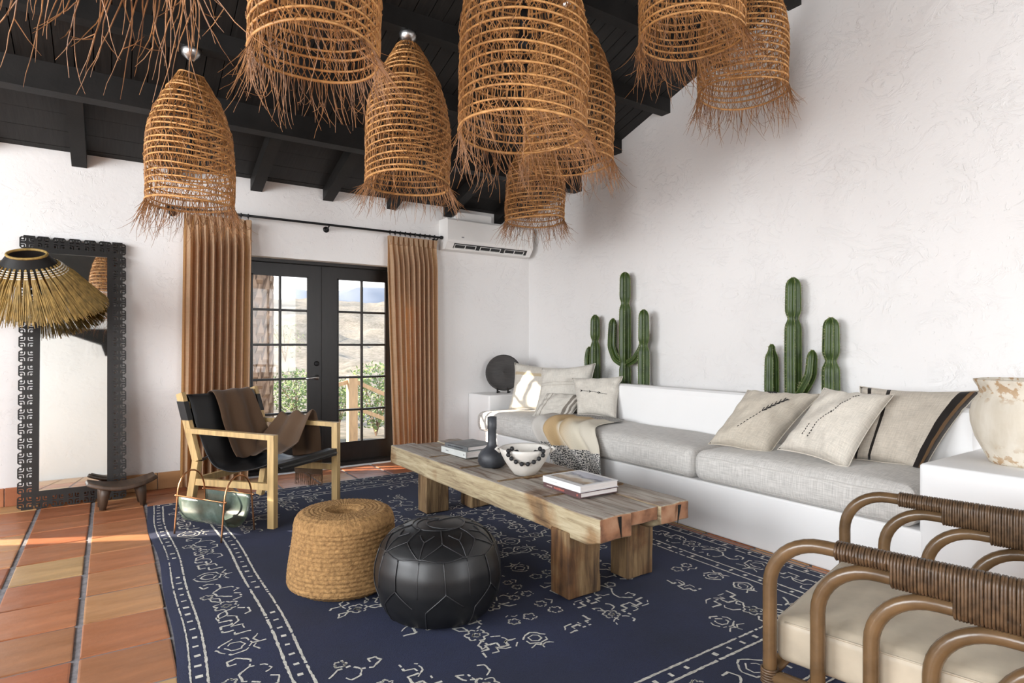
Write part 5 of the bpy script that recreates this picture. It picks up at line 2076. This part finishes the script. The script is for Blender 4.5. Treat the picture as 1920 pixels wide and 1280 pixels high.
def bl2_pt(u, v):
    """front part: out of the seat, over the right arm and down its outer side"""
    tab = [(0, .02, .385), (.25, .14, .43), (.45, .27, .575), (.58, .345, .662), (.66, .388, .655), (.72, .400, .60), (1.0, .404, .20)]
    for (a, x0, z0), (c, x1, z1) in zip(tab, tab[1:]):
        if v <= c:
            f = (v - a) / (c - a)
            x, z = x0 + (x1 - x0) * f, z0 + (z1 - z0) * f
            break
    wd = .34 - .08 * smoothstep(.1, .6, v)
    y = .20 - .10 * v - wd * u + .10 * (1 - v) * (1 - u)
    f = .5 + .5 * math.sin(u * 12 + 2 * v + 1)
    z += .042 * f * (1 - smoothstep(.6, .72, v)) + (0.05 * (1 - v) * u if v < .5 else 0.05 * (1 - v) * u)
    x += .02 * f * smoothstep(.66, .8, v)
    return (x, y, z)


b = MB()
b.grid(bl_pt, 40, 50)
b.grid(bl2_pt, 36, 50)
o = b.build('cloth', MT['throw_brown'], blanket, True)
so = o.modifiers.new('thickness', 'SOLIDIFY')
so.thickness = .006
sb = o.modifiers.new('smooth', 'SUBSURF')
sb.levels = sb.render_levels = 1
g = random.Random(14)
b = MB()
for k in range(64):
    p = Vector(bl2_pt((k + .5) / 64, 1.0))
    b.tube([p, p + Vector((g.uniform(-.004, .004), g.uniform(-.005, .005), -.05)), p + Vector((g.uniform(-.006, .006), g.uniform(-.008, .008), -.095))], [.0016, .0014, .0008], 3, caps=False)
tag(b.build('fringe', MT['throw_brown'], blanket), kind='stuff')

# ------------------------------------------------------------------ magazine rack
A0, A1 = Vector((.338, 4.385, .014)), Vector((.545, 4.525, .014))
B0, B1 = Vector((.560, 4.020, .014)), Vector((.780, 4.185, .014))
rack = thing('magazine_rack', 'copper hoop rack with a green hide sling beside the chair', 'magazine rack', (0, 0, 0))


def hoop_pts(p, q, h):
    m = (p + q) / 2
    pts = [p, p.lerp(Vector((p.x, p.y, h * .62)), 1) * 1.0]
    pts = []
    for i in range(6):
        f = i / 6
        pts.append(p.lerp(m, .18 * f) + Vector((0, 0, h * .62 * f)))
    a_, c_ = p.lerp(m, .18), q.lerp(m, .18)
    for i in range(13):
        an = PI * i / 12
        pts.append((a_ + c_) / 2 + (a_ - c_) / 2 * math.cos(an) + Vector((0, 0, h * .62 + h * .38 * math.sin(an))))
    for i in range(5, -1, -1):
        f = i / 6
        pts.append(q.lerp(m, .18 * f) + Vector((0, 0, h * .62 * f)))
    return pts


for p, q in ((A0, A1), (B0, B1)):
    MB().tube(hoop_pts(p, q, .385), .0055, 8).build('hoop', MT['brass'], rack, True)
ra = [p.lerp((p + q) / 2, .17) + Vector((0, 0, .240)) for p, q in ((A0, A1), (B0, B1), (A1, A0), (B1, B0))]
for i in (0, 2):
    d = (ra[i + 1] - ra[i]).normalized() * .012
    MB().tube([ra[i] - d, ra[i + 1] + d], .005, 8).build('rod', MT['brass'], rack, True)
    for e in (ra[i] - d, ra[i + 1] + d):
        MB().lathe([(0, -.008), (.007, -.005), (.008, .0), (.007, .005), (0, .008)], 10, e).build('knob', MT['brass'], rack, True)


def hide_pt(u, v):
    e0, e1 = ra[0].lerp(ra[1], .03 + .94 * v), ra[2].lerp(ra[3], .03 + .94 * v)
    m = (e0 + e1) / 2
    an = PI * u
    p = m + (e0 - e1) / 2 * math.cos(an) * (1 + .10 * math.sin(an))
    return p - Vector((0, 0, .185 * math.sin(an) ** .75))


b = MB()
b.grid(hide_pt, 30, 12)
o = b.build('sling', MT['hide'], rack, True)
so = o.modifiers.new('thickness', 'SOLIDIFY')
so.thickness = .004

# ------------------------------------------------------------------ rattan armchair in the near right corner
rc = thing('rattan_armchair', 'bent rattan armchair with wrapped arms in the near right corner', 'chair', (1.67, 1.07, 0), R(12))
AW, PR = .78, .0205
ZT = .640
for side in (0, 1):
    x = side * AW
    for k in range(5):
        y0, zt, rad_ = -.136 * k, ZT - .041 * k, .15
        pts = [(x, y0, .014 if k in (0, 4) else .205), (x, y0, .3)]
        for i in range(11):
            an = PI / 2 * i / 10
            pts.append((x, y0 - rad_ + rad_ * math.cos(an), zt - rad_ + rad_ * math.sin(an)))
        pts += [(x, y0 - .30, zt + .000), (x, -.86, zt)]
        MB().tube(pts, PR, 14).build('loop', MT['cane'], rc, True)
    # flat cane winding: one mesh of turns for each step of the arm
    for k in range(4):
        ya, yb = -.136 * k - .185, (-.136 * (k + 1) - .185) if k < 3 else -.84
        zt, zb = ZT + PR + .003, ZT - .041 * k - PR - .003
        b = MB()
        nt_ = int((ya - yb) / .0072)
        for i in range(nt_):
            y = ya - (i + .5) * (ya - yb) / nt_
            w_ = PR + .004
            pts = []
            for j in range(6):
                an = PI * j / 5
                pts.append((x + w_ * math.cos(an), y + .0006 * math.sin(i * 3), zt - PR - .003 + w_ * math.sin(an)))
            for j in range(6):
                an = PI + PI * j / 5
                pts.append((x + w_ * math.cos(an), y + .0006 * math.cos(i * 2), zb + PR + .003 + w_ * math.sin(an)))
            b.tube(pts, .0042, 5, True)
        tag(b.build('cane_wrap', MT['wrap'], rc, True), kind='stuff')
    MB().tube([(x, .0, .215), (x, -.86, .215)], PR, 12).build('side_rail', MT['cane'], rc, True)
    MB().tube([(x, -.84, .014), (x, -.80, .3), (x, -.86, .66), (x, -.95, .84)], PR, 12).build('back_post', MT['cane'], rc, True)
    b = MB()
    for i in range(6):
        b.tube([(x + (PR + .003) * math.cos(a), (PR + .003) * math.sin(a), .196 + i * .008) for a in [2 * PI * j / 12 for j in range(12)]], .004, 5, True)
    tag(b.build('joint_binding', MT['wrap'], rc, True), kind='stuff')
MB().tube([(0, .0, .225), (AW, .0, .225)], PR, 12).build('front_rail', MT['cane'], rc, True)
MB().tube([(0, -.80, .225), (AW, -.80, .225)], PR, 12).build('rear_rail', MT['cane'], rc, True)
MB().tube([(0, -.95, .84), (AW / 2, -1.0, .85), (AW, -.95, .84)], PR, 12).build('top_rail', MT['cane'], rc, True)
for k in range(1, 8):
    xx = AW * k / 8
    MB().tube([(xx, -.80, .23), (xx, -.83, .5), (xx, -.955 - .04 * math.sin(PI * k / 8), .845)], .011, 8).build('back_spindle', MT['cane'], rc, True)
for k in range(1, 7):
    MB().tube([(0, -.80 * k / 7, .228), (AW, -.80 * k / 7, .228)], .011, 8).build('seat_slat', MT['cane'], rc, True)


def seat_fn(p):
    u, v, w_ = (p.x - .05) / .68, (p.y + .79) / .80, (p.z - .245) / .15
    return Vector((p.x, p.y, p.z + .040 * max(0, 4 * u * (1 - u)) ** .6 * min(1, max(0, 5 * v * (1 - v))) * max(0, w_) + .004 * fbm((p.x * 8, p.y * 8, 0), 3)))


cush = thing('armchair_cushion', 'cream leather seat cushion of the rattan armchair', 'cushion', (1.67, 1.07, 0), R(12))
bm_obj('cover', rounded((.035, -.79, .245), (.745, .0, .385), .03, (16, 16, 4), seat_fn), MT['cream_leather'], cush, True)
pts = [(.04, -.03 - .73 * i / 20, .372) for i in range(21)]
MB().tube(pts, .003, 5).build('seam', MT['cream_leather'], cush, True)
pts = [(.06 + .66 * i / 20, -.004, .372) for i in range(21)]
MB().tube(pts, .003, 5).build('seam', MT['cream_leather'], cush, True)
